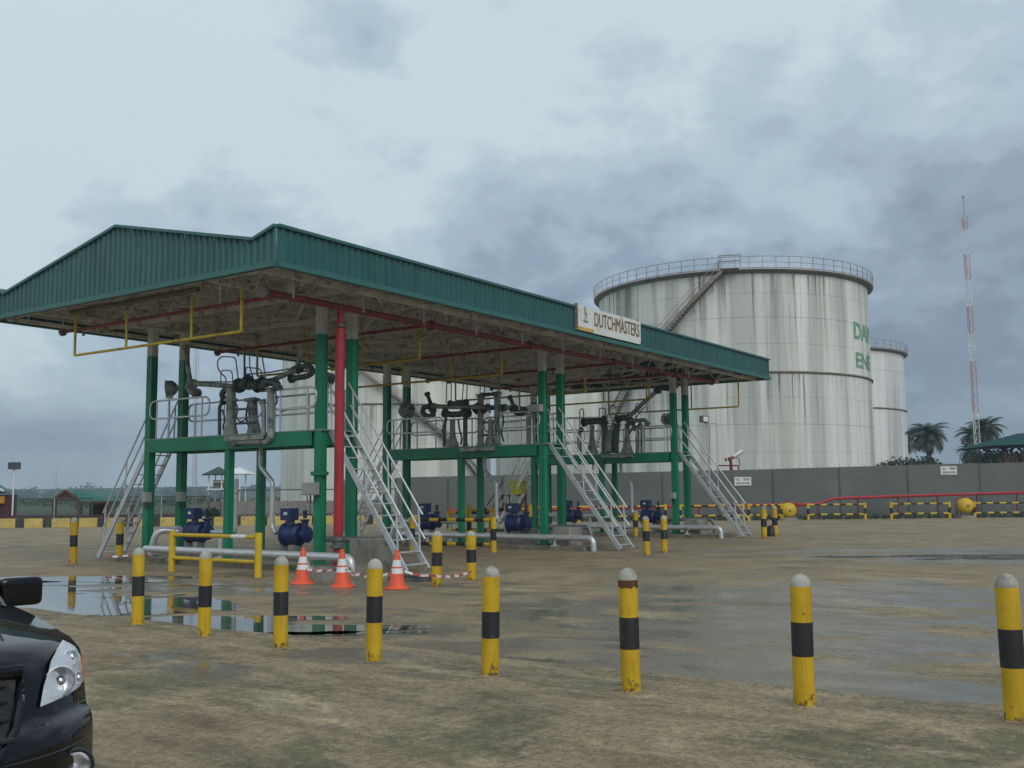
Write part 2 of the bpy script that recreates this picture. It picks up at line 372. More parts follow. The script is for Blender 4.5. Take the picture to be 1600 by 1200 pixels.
def sheet(name, pts, z, m, h=0):
    mb = MB(); n = len(pts); vs = [(p[0], p[1], z) for p in pts]
    if h: vs += [(p[0], p[1], z-h) for p in pts]
    fs = [tuple(range(n))]
    if h: fs += [(i, i+n, (i+1) % n+n, (i+1) % n) for i in range(n)]
    mb.add(vs, fs); return tag(mb.build(name, m), kind='structure')
sheet('ground', [(-3000, -3000), (3000, -3000), (3000, 3000), (-3000, 3000)], -.06, M_land)
sheet('concrete_yard', [LD(*p)[:2] for p in ((-90, -30), (90, -30), (90, 61.2), (35, 61.0), (-10, 60.0), (-28, 57.6), (-90, 57))], 0, M_yard)
# apron: slightly raised slab the bollards stand on, with an uneven broken edge
ed = [(7.72+.10*noise.noise((y*.7, 3, 0))+.035*noise.noise((y*4, 9, 0)), y) for y in [(-34+i*.25) for i in range(300)]]
sheet('concrete_apron', [(-40, -34)]+ed+[(-40, 40.75)], .022, M_apron, .05)

# puddles: still water lying in shallow dips, cut out along a noise contour
def water_mat():
    m = bpy.data.materials.new('rain_water'); m.use_nodes = True; t = m.node_tree; p = t.nodes['Principled BSDF']
    gp = N(t, 'ShaderNodeNewGeometry').outputs['Position']
    t.links.new(ramp(t, nz(t, gp, 1.5, 4), [(.35, (.060, .055, .045)), (.65, (.10, .09, .07))]), p.inputs['Base Color'])
    p.inputs['Roughness'].default_value = .015; p.inputs['IOR'].default_value = 1.45; p.inputs['Specular IOR Level'].default_value = .75
    t.links.new(ramp(t, nz(t, gp, 2.2, 5), [(.45, (.012, .012, .012)), (.66, (.10, .10, .10))]), p.inputs['Roughness'])
    b = N(t, 'ShaderNodeBump'); b.inputs['Strength'].default_value = .03; b.inputs['Distance'].default_value = .01
    t.links.new(nz(t, gp, 5, 2), b.inputs['Height']); t.links.new(b.outputs[0], p.inputs['Normal'])
    return m
M_water = water_mat()
def puddle(u0, v0, u1, v1, blobs, thr=.5, step=.05, seed=0, label=None):
    # rectangle in ground coordinates that holds the blobs (centre pixel, half width m, half depth m)
    cs = [(G(u, v), a, b) for u, v, a, b in blobs]
    lat = [(c-CAM).dot(RGT) for c, a, b in cs]; dep = [(c-CAM).dot(FWD) for c, a, b in cs]
    L0 = min(l-a*1.5 for l, (c, a, b) in zip(lat, cs)); L1 = max(l+a*1.5 for l, (c, a, b) in zip(lat, cs))
    D0 = min(d-b*1.5 for d, (c, a, b) in zip(dep, cs)); D1 = max(d+b*1.5 for d, (c, a, b) in zip(dep, cs))
    nl, nd = int((L1-L0)/step)+2, int((D1-D0)/step)+2
    def val(l, d):
        m = max(1-sqrt(((l-x)/a)**2+((d-y)/b)**2) for x, y, (c, a, b) in zip(lat, dep, cs))
        q = Vector((l*.55, d*1.3, seed*7.3)); 
        return m-.04+.62*noise.fractal(q*1.25, .8, 2.1, 7)
    F = [[val(L0+i*step, D0+j*step) for j in range(nd)] for i in range(nl)]
    mb = MB()
    def tri(ps):
        inside = [p for p in ps if p[2] > 0]
        if not inside: return
        out = []
        for k in range(3):
            a, b = ps[k], ps[(k+1) % 3]
            if a[2] > 0: out.append((a[0], a[1]))
            if (a[2] > 0) != (b[2] > 0):
                t = a[2]/(a[2]-b[2]); out.append((a[0]+(b[0]-a[0])*t, a[1]+(b[1]-a[1])*t))
        mb.add([LD(l, d, .005) for l, d in out], [tuple(range(len(out)))])
    for i in range(nl-1):
        for j in range(nd-1):
            q = [(L0+(i+a)*step, D0+(j+b)*step, F[i+a][j+b]) for a, b in ((0, 0), (1, 0), (1, 1), (0, 1))]
            tri((q[0], q[1], q[2])); tri((q[0], q[2], q[3]))
    if not mb.v: return
    o = mb.build('puddle', M_water); bm = bmesh.new(); bm.from_mesh(o.data); bmesh.ops.remove_doubles(bm, verts=bm.verts, dist=1e-4); bm.to_mesh(o.data); bm.free()
    tag(o, label, kind='structure')
puddle(0, 0, 0, 0, [(60, 945, 2.3, 1.9), (200, 950, 1.7, 1.2), (330, 970, 1.7, .8), (460, 984, 1.5, .55), (-60, 930, 2, 2.6)], seed=1, label='long still puddle across the yard reflecting the sky, in front of the yellow barrier')
puddle(0, 0, 0, 0, [(120, 906, 2.6, .75), (215, 908, 1.2, .35)], seed=2, label='shallow puddle behind the bollards at the left')
puddle(0, 0, 0, 0, [(545, 990, 1.2, .26)], seed=4)
puddle(0, 0, 0, 0, [(325, 914, .75, .16)], seed=5)
puddle(0, 0, 0, 0, [(1470, 869, 2.6, .5), (1580, 872, 2.2, .5)], seed=6)

# ------------------------------------------------------------------ far land, treeline, haze
def leaf_cloud(mb, c, rx, ry, rz_, n, s, rnd, mi=0):
    for _ in range(n):
        while True:
            p = Vector((rnd.uniform(-1, 1), rnd.uniform(-1, 1), rnd.uniform(-1, 1)))
            if .25 < p.length < 1: break
        p = Vector((p.x*rx, p.y*ry, p.z*rz_))+Vector(c)
        a = Vector((rnd.gauss(0, 1), rnd.gauss(0, 1), rnd.gauss(0, 1))).normalized(); b = a.orthogonal().normalized()
        e = a.cross(b); k = s*rnd.uniform(.6, 1.4)
        mb.add([p-b*k, p+e*k*.6, p+b*k, p-e*k*.6], [(0, 1, 2, 3)], mi)
rn = random.Random(5); mb = MB()
lat = -480.0
while lat < -20:
    for row in range(2):
        dep = 640+row*60+rn.uniform(-20, 20); h = rn.uniform(4.5, 7.5)+(2.5 if rn.random() < .2 else 0)+row*1.5
        leaf_cloud(mb, LD(lat+rn.uniform(-3, 3), dep, h*.42), rn.uniform(4, 8), 5, h*.55, 90, 1.0, rn)
    lat += rn.uniform(4, 7)
for k in range(260):                      # nearer scrub on the flood plain
    dep = rn.uniform(150, 560); l = rn.uniform(-.62, -.12)*dep
    leaf_cloud(mb, LD(l, dep, .4), rn.uniform(3, 9), 3, rn.uniform(.5, 1.0), 40, .45, rn)
tag(mb.build('far_wood', M_wood), 'hazy blue green belt of distant trees along the horizon', kind='stuff')
mb = MB(); mb.add([LD(-600, 760, -.05), LD(400, 760, -.05), LD(400, 850, 8), LD(-100, 850, 7), LD(-250, 850, 9), LD(-400, 850, 8), LD(-600, 850, 9.5)], [(0, 1, 2, 3, 4, 5, 6)])
tag(mb.build('hills', M_wood), kind='structure')

def masts(u, dep, v0, v1, r):
    p, q = D(u, v0, dep), D(u, v1, dep); t = thing('thin_mast', '', 'mast', (p.x, p.y, 0))
    m = MB(); 
    for k in range(3): m.tube([(p.x+r*cos(k*2.1), p.y+r*sin(k*2.1), 0), (q.x+r*.6*cos(k*2.1), q.y+r*.6*sin(k*2.1), q.z)], .035, 4)
    m.build('lattice_leg', M_rail, t)
    m = MB(); n = 40
    for i in range(n):
        z0, z1 = q.z*i/n, q.z*(i+1)/n
        for k in range(3):
            a, b = k*2.1+.0, (k+1)*2.1
            m.tube([(p.x+r*cos(a), p.y+r*sin(a), z0), (p.x+r*cos(b), p.y+r*sin(b), z1)], .02, 3)
    m.build('bracing', M_rail, t); return t
tag(masts(305, 150, 765, 540, .35), 'thin grey lattice mast seen behind the first loading platform')
tag(masts(88, 560, 760, 733, .5), 'tiny far mast standing out of the wood at the left')

cs = [LD(-620, -40), LD(420, -40), LD(420, 860), LD(-620, 860)]
hb = MB(); hb.add([(c.x, c.y, -1.2) for c in cs]+[(c.x, c.y, 50) for c in cs], [(3, 2, 1, 0), (4, 5, 6, 7), (0, 1, 5, 4), (1, 2, 6, 5), (2, 3, 7, 6), (3, 0, 4, 7)])
hm = bpy.data.materials.new('air'); hm.use_nodes = True; t = hm.node_tree; t.nodes.clear()
pv = N(t, 'ShaderNodeVolumePrincipled'); pv.inputs['Density'].default_value = .0008; pv.inputs['Color'].default_value = (.70, .82, .95, 1); pv.inputs['Anisotropy'].default_value = .2
ou = N(t, 'ShaderNodeOutputMaterial'); t.links.new(pv.outputs[0], ou.inputs['Volume'])
tag(hb.build('haze', hm), kind='stuff')

# ------------------------------------------------------------------ storage tanks
def tank(name, label, dep, uc=None, uL=None, R=12.85, H=20.6, m=M_tank1, seed=1, group='white storage tanks behind the wall', posts=72, lat=None):
    c = LD(lat, dep); t = thing('storage_tank', label, 'storage tank', c, group)
    S = 128; zs = [0, 2.45, 4.9, 7.3, 9.6, 11.75, 14.2, 16.5, 18.6, H]
    for i in range(9):
        r = R+(.006 if i % 2 else 0)
        b = MB(); b.lathe((0, 0, 0), [(r-.05, zs[i]), (r, zs[i]+.0), (r, zs[i+1]-.035), (r-.03, zs[i+1]-.03), (r-.03, zs[i+1])], S, cap=False)
        b.build('shell_course', m, t, local=True)
    b = MB(); b.lathe((0, 0, 0), [(R-.1, H-.02), (R-.1, H), (.5, H+.9), (.01, H+.9)], S, cap=False); b.build('roof', M_tank3, t, local=True)
    for zg, w in ((11.75, .16), ):
        b = MB(); b.lathe((0, 0, 0), [(R, zg-.14), (R+w, zg-.05), (R+w, zg+.05), (R, zg+.09)], S, cap=False); b.build('wind_girder', M_rust, t, local=True)
    b = MB(); b.lathe((0, 0, 0), [(R, H-.32), (R+.06, H-.22), (R+.5, H-.05), (R+.5, H+.0), (R-.1, H+.03)], S, cap=False); b.build('rim_walkway', M_rust, t, local=True)
    for hz_, rr in ((1.1, .028), (.58, .022)):
        b = MB(); b.tube([((R+.5)*cos(2*pi*k/S), (R+.5)*sin(2*pi*k/S), H+hz_) for k in range(S)], rr, 4, closed=True); b.build('rail', M_rail, t, local=True)
    b = MB(); b.lathe((0, 0, 0), [(R+.5, H+.03), (R+.5, H+.14), (R+.505, H+.14), (R+.505, H+.03)], S, cap=False); b.build('toe_board', M_rail, t, local=True)
    b = MB(); b.box((0, 0, .55), (.055, .055, 1.1)); me = b.build('railing_post', M_rail, t, local=True)
    for k in range(posts):
        a = 2*pi*k/posts; o = me if k == 0 else me.copy()
        if k: COL.objects.link(o)
        o.parent = t; o.location = ((R+.5)*cos(a), (R+.5)*sin(a), H); o.rotation_euler = (0, 0, a)
    return t, c
def tank_ang(c, R, u, v):              # angle round the tank where the ray meets the shell, and the height there
    d = ray(u, v); ox, oy = CAM.x-c.x, CAM.y-c.y
    A = d.x**2+d.y**2; B = 2*(ox*d.x+oy*d.y); Cq = ox*ox+oy*oy-R*R; q = max(0, B*B-4*A*Cq); s = (-B-sqrt(q))/(2*A)
    p = CAM+d*s; return atan2(p.y-c.y, p.x-c.x), p.z
def spiral(t, R, a0, z0, a1, z1):      # stair from (a0, z0) up to (a1, z1)
    n = int(abs(z1-z0)/.24); r1, r2 = R+.12, R+.95
    f = lambda r, k, dz=0: Vector((r*cos(a0+(a1-a0)*k/n), r*sin(a0+(a1-a0)*k/n), z0+(z1-z0)*k/n+dz))
    root = MB()
    for r in (r1, r2):
        for k in range(0, n, 2): root.beam(f(r, k), f(r, min(n, k+2)), .04, .28)
    s = root.build('stair', M_rust, t, local=True)
    b = MB()
    for k in range(n):
        a = a0+(a1-a0)*k/n; b.box(f((r1+r2)/2, k), (r2-r1, .28, .04), rz=a)
    o = b.build('stair_tread', M_rust, s, local=True); tag(o, kind='stuff')
    b = MB()
    for r in (r1+.03, r2):
        for h in (.6, 1.1): b.tube([f(r, k, h) for k in range(0, n+1, 2)], .025, 4)
        for k in range(0, n+1, 5): b.tube([f(r, k), f(r, k, 1.1)], .025, 4)
    b.build('stair_rail', M_rail, s, local=True)
    b = MB()
    for k in range(3, n, 7): b.beam(f(R, k, -.1), f(r2, k, -.1), .06, .08); b.beam(f(R, k, -.8), f(r2, k, -.1), .05, .05)
    b.build('stair_bracket', M_rust, s, local=True)
T1, c1 = tank('', 'nearest and largest stained white storage tank with spiral stair and green lettering', 100, lat=21.55, m=M_tank1)
aT, zT = tank_ang(c1, 12.9, 1132, 432); aM, zM = tank_ang(c1, 12.9, 1052, 512)
k_ = (aM-aT)/(zM-20.6); spiral(T1, 12.85, aT+k_*(2-20.6), 2.0, aT, 20.6)
b = MB(); pl = Vector((cos(aT), sin(aT), 0)); tl = Vector((-pl.y, pl.x, 0))
b.box(pl*13.55+tl*.5+Vector((0, 0, 20.57)), (.9, 1.5, .05), rz=aT)
for h in (.6, 1.1): b.tube([pl*13.2+tl*-.4+Vector((0, 0, 20.6+h)), pl*13.95+tl*-.4+Vector((0, 0, 20.6+h)), pl*13.95+tl*1.4+Vector((0, 0, 20.6+h)), pl*13.2+tl*1.4+Vector((0, 0, 20.6+h))], .03, 4)
for p in (pl*13.95+tl*-.4, pl*13.95+tl*1.4): b.tube([p+Vector((0, 0, 20.6)), p+Vector((0, 0, 21.75))], .03, 4)
b.build('stair_landing', M_rust, T1, local=True)
# lettering painted round the shell
def shell_text(txt, u, v, w, h, t, c, R, m):
    a, z = tank_ang(c, R, u, v); vs, fs = text_mesh(txt, 1, 0, 3, .028); xs = [q.x for q in vs]; ys = [q.y for q in vs]; x0, x1, y0, y1 = min(xs), max(xs), min(ys), max(ys)
    bm = bmesh.new(); bv = [bm.verts.new(q) for q in vs]
    for f in fs:
        try: bm.faces.new([bv[i] for i in f])
        except ValueError: pass
    sg = 1
    for q in bm.verts:
        s = (q.co.x-x0)/(x1-x0)*w; zz = z+(q.co.y-y0)/(y1-y0)*h; an = a+s/R
        q.co = Vector(((R+.02)*cos(an), (R+.02)*sin(an), zz))
    me = bpy.data.meshes.new('lettering'); bm.to_mesh(me); bm.free(); me.materials.append(m); o = bpy.data.objects.new('lettering', me); COL.objects.link(o); o.parent = t
shell_text('DAV', 1334.5, 529, 4.7, 1.55, T1, c1, 12.87, M_grnlet)
shell_text('ENE', 1338, 574, 4.2, 1.4, T1, c1, 12.87, M_grnlet)
T2, c2 = tank('', 'clean white storage tank half hidden behind the largest tank at the right', 138, lat=39.6, m=M_tank3, R=12.5, H=19.15, posts=60)
T3, c3 = tank('', 'cream storage tank with descending stair seen under the canopy between first and second platforms', 128, lat=-15.6, m=M_tank2)
aA, zA = tank_ang(c3, 12.9, 573, 585); aB, zB = tank_ang(c3, 12.9, 745, 745)
k_ = (aB-aA)/(zB-zA); spiral(T3, 12.85, aB+k_*(1.5-zB), 1.5, aB+k_*(20.6-zB), 20.6)
T4, c4 = tank('', 'stained cream storage tank standing behind the second loading platform', 152, lat=10.4, m=M_tank2, R=12.85)

# ------------------------------------------------------------------ perimeter wall, sign plates, kerb, fence
def wall_line():
    pts = [(640, 60.5, 2.62), (1140, 60.8, 2.88), (1600, 62.5, 3.25), (1780, 63.5, 3.35)]
    out = []
    for u, d, z in pts: p = D(u, 770, d); out.append(Vector((p.x, p.y, z)))
    return out
WP = wall_line()
p0 = D(618, 770, 60.3); WP = [Vector((p0.x, p0.y, 2.6))]+WP
wall = thing('perimeter_wall', 'long grey painted concrete wall below the storage tanks', 'wall', (WP[0].x, WP[0].y, 0))
def wall_at(u):
    for i in range(len(WP)-1):
        a, b = WP[i], WP[i+1]
        d = ray(u, 770); n = Vector((-(b.y-a.y), b.x-a.x, 0)); s = (a-CAM).dot(n)/d.dot(n); p = CAM+d*s
        t = (Vector((p.x, p.y, 0))-Vector((a.x, a.y, 0))).length/(Vector((b.x-a.x, b.y-a.y, 0))).length
        sg = (Vector((p.x-a.x, p.y-a.y, 0))).dot(Vector((b.x-a.x, b.y-a.y, 0)))
        if (sg >= 0 or i == 0) and (t <= 1 or i == len(WP)-2): return Vector((p.x, p.y, 0)), a.z+(b.z-a.z)*min(1, t), (Vector((b.x-a.x, b.y-a.y, 0))).normalized()
us = [618, 700, 785, 872, 957, 1035, 1122, 1208, 1312, 1419, 1532, 1650, 1780]
for i in range(len(us)-1):
    a, za, _ = wall_at(us[i]); b, zb, d = wall_at(us[i+1]); d = (b-a).normalized(); n = Vector((d.y, -d.x, 0)); dz = random.uniform(-.015, .015)
    m = MB(); a2, b2 = a+d*.045, b-d*.045; th = n*-.15
    vs = [a2, b2, b2+Vector((0, 0, zb+dz)), a2+Vector((0, 0, za+dz))]; vs = [v+n*dz*.5 for v in vs]; vs += [v+th for v in vs]
    m.add(vs, [(0, 1, 2, 3), (7, 6, 5, 4), (3, 2, 6, 7), (0, 3, 7, 4), (1, 5, 6, 2), (0, 4, 5, 1)]); m.build('wall_panel', M_wall, wall)
    m = MB(); pz = a-n*.06; m.box((pz.x, pz.y, (za)/2-.03), (.12, .14, za-.03), rz=atan2(d.y, d.x)); m.build('wall_post', M_wallj, wall)
# thin short spikes left on the wall top
m = MB()
for k in range(44):
    u = 1130+k*15+random.uniform(-4, 4)
    if u > 1770: break
    p, z, d = wall_at(u); m.tube([(p.x, p.y, z-.02), (p.x, p.y, z+random.uniform(.06, .18))], .012, 4)
m.build('spike', M_rust, wall)
for u, v, L in ((647, 762, 'small white no smoking plate on the wall beside the first stair'), (1161, 752, 'small white no smoking plate on the wall right of the third platform'), (1484, 735, 'small white no smoking plate on the wall below the palm trees')):
    p, z, d = wall_at(u); n = Vector((d.y, -d.x, 0)); q = D(u, v, (p-CAM).dot(FWD)); c = Vector((p.x, p.y, q.z))+n*.02
    w, h = 1.02, .50
    t = thing('wall_sign', L, 'sign', c, 'white plates on the perimeter wall')
    m = MB(); m.box(c, (w, .02, h), rz=atan2(d.y, d.x)); m.build('plate', M_sign, t)
    for tx, dz, ww, off in (('NO', .03, .26, -.42), ('SMOKING', .04, .40, .04), ('DEFENSE DE FUMER', -.18, .84, -.42)):
        text_on('lettering', tx, c+n*.014+d*off+Vector((0, 0, dz)), d, UP, ww, .15 if dz > 0 else .13, M_ink, t)
# black and yellow kerb at the left edge of the yard
kb = tag(thing('kerb', None, None, tuple(G(0, 824))), 'yellow and black painted kerb blocks along the fence', kind='structure')
ka, kz = G(-60, 825.5), G(625, 818.5); kd = (kz-ka); KL = kd.length; kd.normalize(); s = 0; i = 0
kn = Vector((kd.y, -kd.x, 0))
while s < KL:
    w = .98 if i % 2 else .46; c = ka+kd*(s+w/2)
    m = MB(); m.box((c.x, c.y, .235), (w-.012, .36, .5+random.uniform(-.01, .01)), rz=atan2(kd.y, kd.x)); o = m.build('kerb_block', M_yelk if i % 2 else M_blkk, kb)
    s += w; i += 1
# chain link fence behind the kerb
fd = kn*-1.0
if fd.dot(FWD) < 0: fd = -fd
fence = thing('chain_link_fence', 'green posted chain link fence behind the yellow and black kerb', 'fence', tuple(ka+fd*1.2))
def frun(u0, u1, vtop, nm):
    a = ka+kd*((G(u0, 822)-ka).dot(kd))+fd*1.2; b_ = ka+kd*((G(u1, 820)-ka).dot(kd))+fd*1.2; L = (b_-a).length
    z = D((u0+u1)/2, vtop, (a-CAM).dot(FWD)).z
    n = max(1, round(L/2.6))
    for k in range(n+1):
        p = a+kd*(L*k/n); m = MB(); m.tube([(p.x, p.y, 0), (p.x, p.y, z+.05)], .035, 6); m.build('fence_post', M_wire if k % 2 else M_greenfence, fence)
    m = MB(); m.tube([(a.x, a.y, z), (b_.x, b_.y, z)], .03, 6); m.build('rail', M_greenfence, fence)
    m = MB(); st = .21; k = 0; H = z-.05
    nn = int((L+H)/st)
    for k in range(nn):
        for sg in (1, -1):
            s0 = k*st-(H if sg == 1 else 0); 
            x0, z0, x1, z1 = (s0, .02, s0+H, H) if sg == 1 else (s0, H, s0+H, .02)
            if sg == -1: x0, x1 = s0-H+0, s0; z0, z1 = H, .02; x0 = s0-H
            # clip
            def cl(x0, z0, x1, z1):
                t0, t1 = 0, 1; dx = x1-x0
                if x0 < 0: t0 = -x0/dx
                if x1 > L: t1 = (L-x0)/dx
                return t0, t1
            t0, t1 = cl(x0, z0, x1, z1)
            if t1 <= t0: continue
            pa = a+kd*(x0+(x1-x0)*t0); pb = a+kd*(x0+(x1-x0)*t1)
            m.tube([(pa.x, pa.y, z0+(z1-z0)*t0), (pb.x, pb.y, z0+(z1-z0)*t1)], .011, 3, cap=False)
    tag(m.build('wire_mesh', M_wire if nm else M_greenfence, fence), kind='stuff')
frun(-60, 40, 783, 0); frun(45, 170, 779, 0); frun(178, 330, 776, 0); frun(333, 618, 765, 1)
# brown low wall beyond the mesh
a, b_ = D(322, 790, 66), D(640, 790, 64); d = (b_-a); d.z = 0
m = MB(); m.beam((a.x, a.y, .62), (b_.x, b_.y, .62), .2, 1.3); o = m.build('low_wall', M_lowwall); tag(o, 'low brown rendered wall behind the chain link fence and the bush', 'wall')
m = MB(); a, b_ = D(-40, 806, 60.6), D(640, 804, 61.5)
for k in range(30):
    p = Vector(a).lerp(Vector(b_), k/30); q = Vector(a).lerp(Vector(b_), (k+.97)/30); m.beam((p.x, p.y, .30), (q.x, q.y, .30), .1, .55)
tag(m.build('maroon_plinth', mat('maroon_paint', (.07, .025, .03), .8, var=.2)), 'dark maroon low plinth running behind the chain link fence', 'plinth')

# left background: floodlight pole, shelter, kiosk, watchtower, bush
def pole_light(u, v0, v1, dep, label, r=.05, w=.62):
    p, q = D(u, v0, dep), D(u, v1, dep); t = thing('floodlight_pole', label, 'floodlight', (p.x, p.y, 0))
    m = MB(); m.tube([(p.x, p.y, 0), (p.x, p.y, q.z)], r, 8); m.build('pole', M_white, t)
    m = MB(); m.box((p.x, p.y, q.z+.2), (w*.55, w, .42), rz=YAW); h = m.build('lamp_head', M_armd, t)
    m = MB(); n = p-FWD*w*.28; m.box((n.x, n.y, q.z+.2), (.02, w*.85, .32), rz=YAW); m.build('lens', M_lens, h)
    m = MB(); m.beam((p.x, p.y, q.z-.02), (p.x, p.y, q.z+.02), w, .05); m.build('bracket', M_armd, t)
    return t
pole_light(19, 808, 733, 62, 'thin white pole with a dark floodlight at the far left of the fence')
M_shroof = mat('bright_green_roof', (.015, .12, .085), .5, var=.15)
def shelter():
    dep = 66; L = D(84, 808, dep); t = thing('open_shelter', 'open brown shelter with a green gabled roof behind the fence', 'shelter', (L.x, L.y, 0))
    X = lambda u, z, dd=0: LD((u-800)/FOC*dep, dep+dd, z)
    ze, zr = D(120, 783, dep).z, D(120, 769, dep).z
    for u in (88, 127, 173):
        for dd in (0, 4):
            m = MB(); p = X(u, 0, dd); m.box((p.x, p.y, ze/2), (.22, .22, ze), rz=YAW); m.build('post', M_brick, t)
    m = MB(); A, B, Cc, Dd = X(84, ze), X(128, ze), X(84, ze, 2.4), X(128, ze, 2.4); r0, r1 = X(105, zr+.1), X(112, zr+.1, 2.4)
    m.add([A, B, r0, Cc, Dd, r1], [(0, 2, 5, 3), (2, 1, 4, 5), (0, 1, 4, 3)]); m.build('roof', M_shroof, t)
    m = MB(); m.add([X(85, ze, -.05), X(127, ze, -.05), X(105.5, zr, -.05)], [(0, 1, 2)]); m.beam(X(84, ze, -.1), X(105.5, zr+.1, -.1), .1, .16); m.beam(X(105.5, zr+.1, -.1), X(128, ze, -.1), .1, .16); m.build('gable', M_brick, t)
    m = MB(); m.add([X(112, zr+.08, .6), X(152, zr+.08, 2.4), X(178, ze, .4), X(127, ze, -.1), X(152, zr, 2.9), X(176, ze, 2.4), X(125, ze, 2.4)], [(0, 3, 2, 1), (1, 2, 5, 4), (0, 1, 4, 6)]); m.build('side_roof', M_shroof, t)
    m = MB(); m.beam(X(127, ze-.08, -.08), X(178, ze-.08, .35), .08, .14); m.build('eave_board', M_brick, t)
shelter()
b_ = D(157, 800, 69); t = thing('parked_machine', 'dark red machine parked under the green shelter roof', 'machine', (b_.x, b_.y, 0))
m = MB(); m.box((b_.x, b_.y, .75), (1.2, 1.0, .9), rz=YAW); m.box((b_.x, b_.y, 1.3), (.7, .6, .3), rz=YAW); m.build('body', M_redd, t)
m = MB(); p = b_-FWD*.6; m.box((p.x, p.y, .7), (.06, .6, .5), rz=YAW); m.build('grille', M_blk, t)
dep = 64; X = lambda u, z, dd=0: LD((u-800)/FOC*dep, dep+dd, z)
t = thing('roadside_kiosk', 'red and orange kiosk with a pale edged green roof at the left picture edge', 'kiosk', X(5, 0))
m = MB(); p = X(-8, 0, .6); m.box((p.x, p.y, .9), (.9, 2.0, 1.8), rz=YAW); m.build('body', mat('maroon_panel', (.075, .022, .028), .7, var=.3), t)
m = MB(); p = X(3, 0, -.05); m.box((p.x, p.y, 1.5), (.2, .6, .45), rz=YAW); m.build('panel', mat('orange_panel', (.6, .27, .03), .6), t)
zt_, zl = D(-6, 758, dep).z, D(12, 766, dep).z
m = MB(); m.add([X(-45, zt_-.7, -.4), X(-18, zt_+.25, -.4), X(14, zl-.1, -.4), X(-45, zt_-.7, 1), X(-18, zt_+.25, 1), X(14, zl-.1, .6)], [(0, 3, 4, 1), (1, 4, 5, 2), (0, 1, 2), (3, 5, 4)]); m.build('roof', M_shroof, t)
m = MB(); m.beam(X(-18, zt_+.3, -.45), X(14, zl-.05, -.45), .08, .12); m.build('roof_edge', M_white, t)
# watchtower with green and white roofs
dep = 72; X = lambda u, z, dd=0: LD((u-800)/FOC*dep, dep+dd, z); Z = lambda v: D(345, v, dep).z
t = thing('watchtower', 'white framed watchtower with scalloped green and white canopies', 'watchtower', X(345, 0))
for u in (327, 347, 375):
    for dd in (0, 1.6):
        m = MB(); m.tube([X(u, Z(792), dd), X(u, Z(739), dd)], .045, 6); m.build('leg', M_white, t)
m = MB(); m.add([X(319, Z(741), -.4), X(353, Z(741), -.4), X(353, Z(741), 2), X(319, Z(741), 2), X(337, Z(728.5), .8)], [(0, 1, 4), (1, 2, 4), (2, 3, 4), (3, 0, 4)])
for k in range(8): p = X(319+34*k/8+2, Z(741), -.4); m.lathe(p-UP*.08, [(.12, 0), (.12, .1)], 6)
m.build('green_canopy', mat('dark_green_canvas', (.03, .07, .05), .8, var=.2), t)
m = MB(); m.add([X(347, Z(740.5), .2), X(386, Z(740.5), .2), X(386, Z(740.5), 3), X(347, Z(740.5), 3), X(366, Z(729), 1.4)], [(0, 1, 4), (1, 2, 4), (2, 3, 4), (3, 0, 4)]); m.build('white_canopy', M_white, t)
m = MB(); m.beam(X(326, Z(764.5), 0), X(377, Z(764.5), 0), .8, .1); m.beam(X(327, Z(753), 0), X(375, Z(753), 0), .04, .05); m.build('deck', M_white, t)
m = MB(); m.beam(X(350, Z(766)), X(375, Z(790)), .05, .06); m.beam(X(375, Z(766)), X(350, Z(790)), .05, .06); m.build('cross_brace', M_white, t)
m = MB(); p = X(343, Z(757), .5); m.box(p, (.7, .9, .6), rz=YAW); m.build('crate', mat('brown_crate', (.14, .11, .09), .8), t)
def bush(u, v, dep, w, h, label, n=900, s=.09, mm=M_leaf):
    p = D(u, v, dep); p.z = 0; t = thing('bush', label, 'bush', p); r = random.Random(int(u))
    m = MB()
    for k in range(7): leaf_cloud(m, p+RGT*r.uniform(-w*.35, w*.35)+FWD*r.uniform(-w*.2, w*.2)+UP*r.uniform(h*.35, h*.72), w*.3, w*.3, h*.28, n//7, s, r)
    m.build('foliage', mm, t)
    m = MB()
    for k in range(4): m.tube([p, p+RGT*r.uniform(-w*.25, w*.25)+UP*h*.7], [.05, .02], 5)
    m.build('stem', M_bark, t)
bush(322, 805, 59.2, 1.5, 1.15, 'round green bush growing in front of the low brown wall')

# ------------------------------------------------------------------ pipe rails and hydrant gear along the wall
def striped(m, p, q, r, n, seg=6, start=0):
    p, q = Vector(p), Vector(q)
    for k in range(n): m.tube([p.lerp(q, k/n), p.lerp(q, (k+1)/n)], r, seg, mi=(k+start) % 2, cap=(k in (0, n-1)))
def guard_rail(u0, v0, u1, v1, dep0, dep1, label, h=.92, group='yellow and black rails along the wall', nseg=9, posts=2, r=.05):
    a, b_ = D(u0, v0, dep0), D(u1, v1, dep1); a.z = b_.z = 0; t = thing('guard_rail', label, 'guard rail', a, group)
    for k in range(posts):
        p = a.lerp(b_, k/(posts-1)); m = MB()
        striped(m, p, p+UP*h, r*1.7, 3, 8); m.build('post', [M_yel, M_blk], t)
    for z in (.30, h-.1):
        m = MB(); striped(m, a+UP*z, b_+UP*z, r, nseg); m.build('rail', [M_yel, M_blk], t)
    return t
dW = lambda u: (wall_at(max(620, u))[0]-CAM).dot(FWD)
for u0, u1, L in ((1263, 1352, 'right of the first yellow drum'), (1393, 1484, 'left of the second yellow drum'), (1523, 1612, 'right of the second yellow drum'), (1170, 1222, 'left of the first yellow drum'), (1063, 1162, 'behind the third stair'), (905, 1040, 'behind the third platform'), (800, 890, 'seen between the second and third platforms')):
    guard_rail(u0, 806, u1, 806, dW(u0)-3.2, dW(u1)-3.2, 'yellow and black striped pipe rail '+L, h=.95)
t = thing('fire_main', 'long red fire water pipe running along the grey wall', 'pipe', wall_at(900)[0])
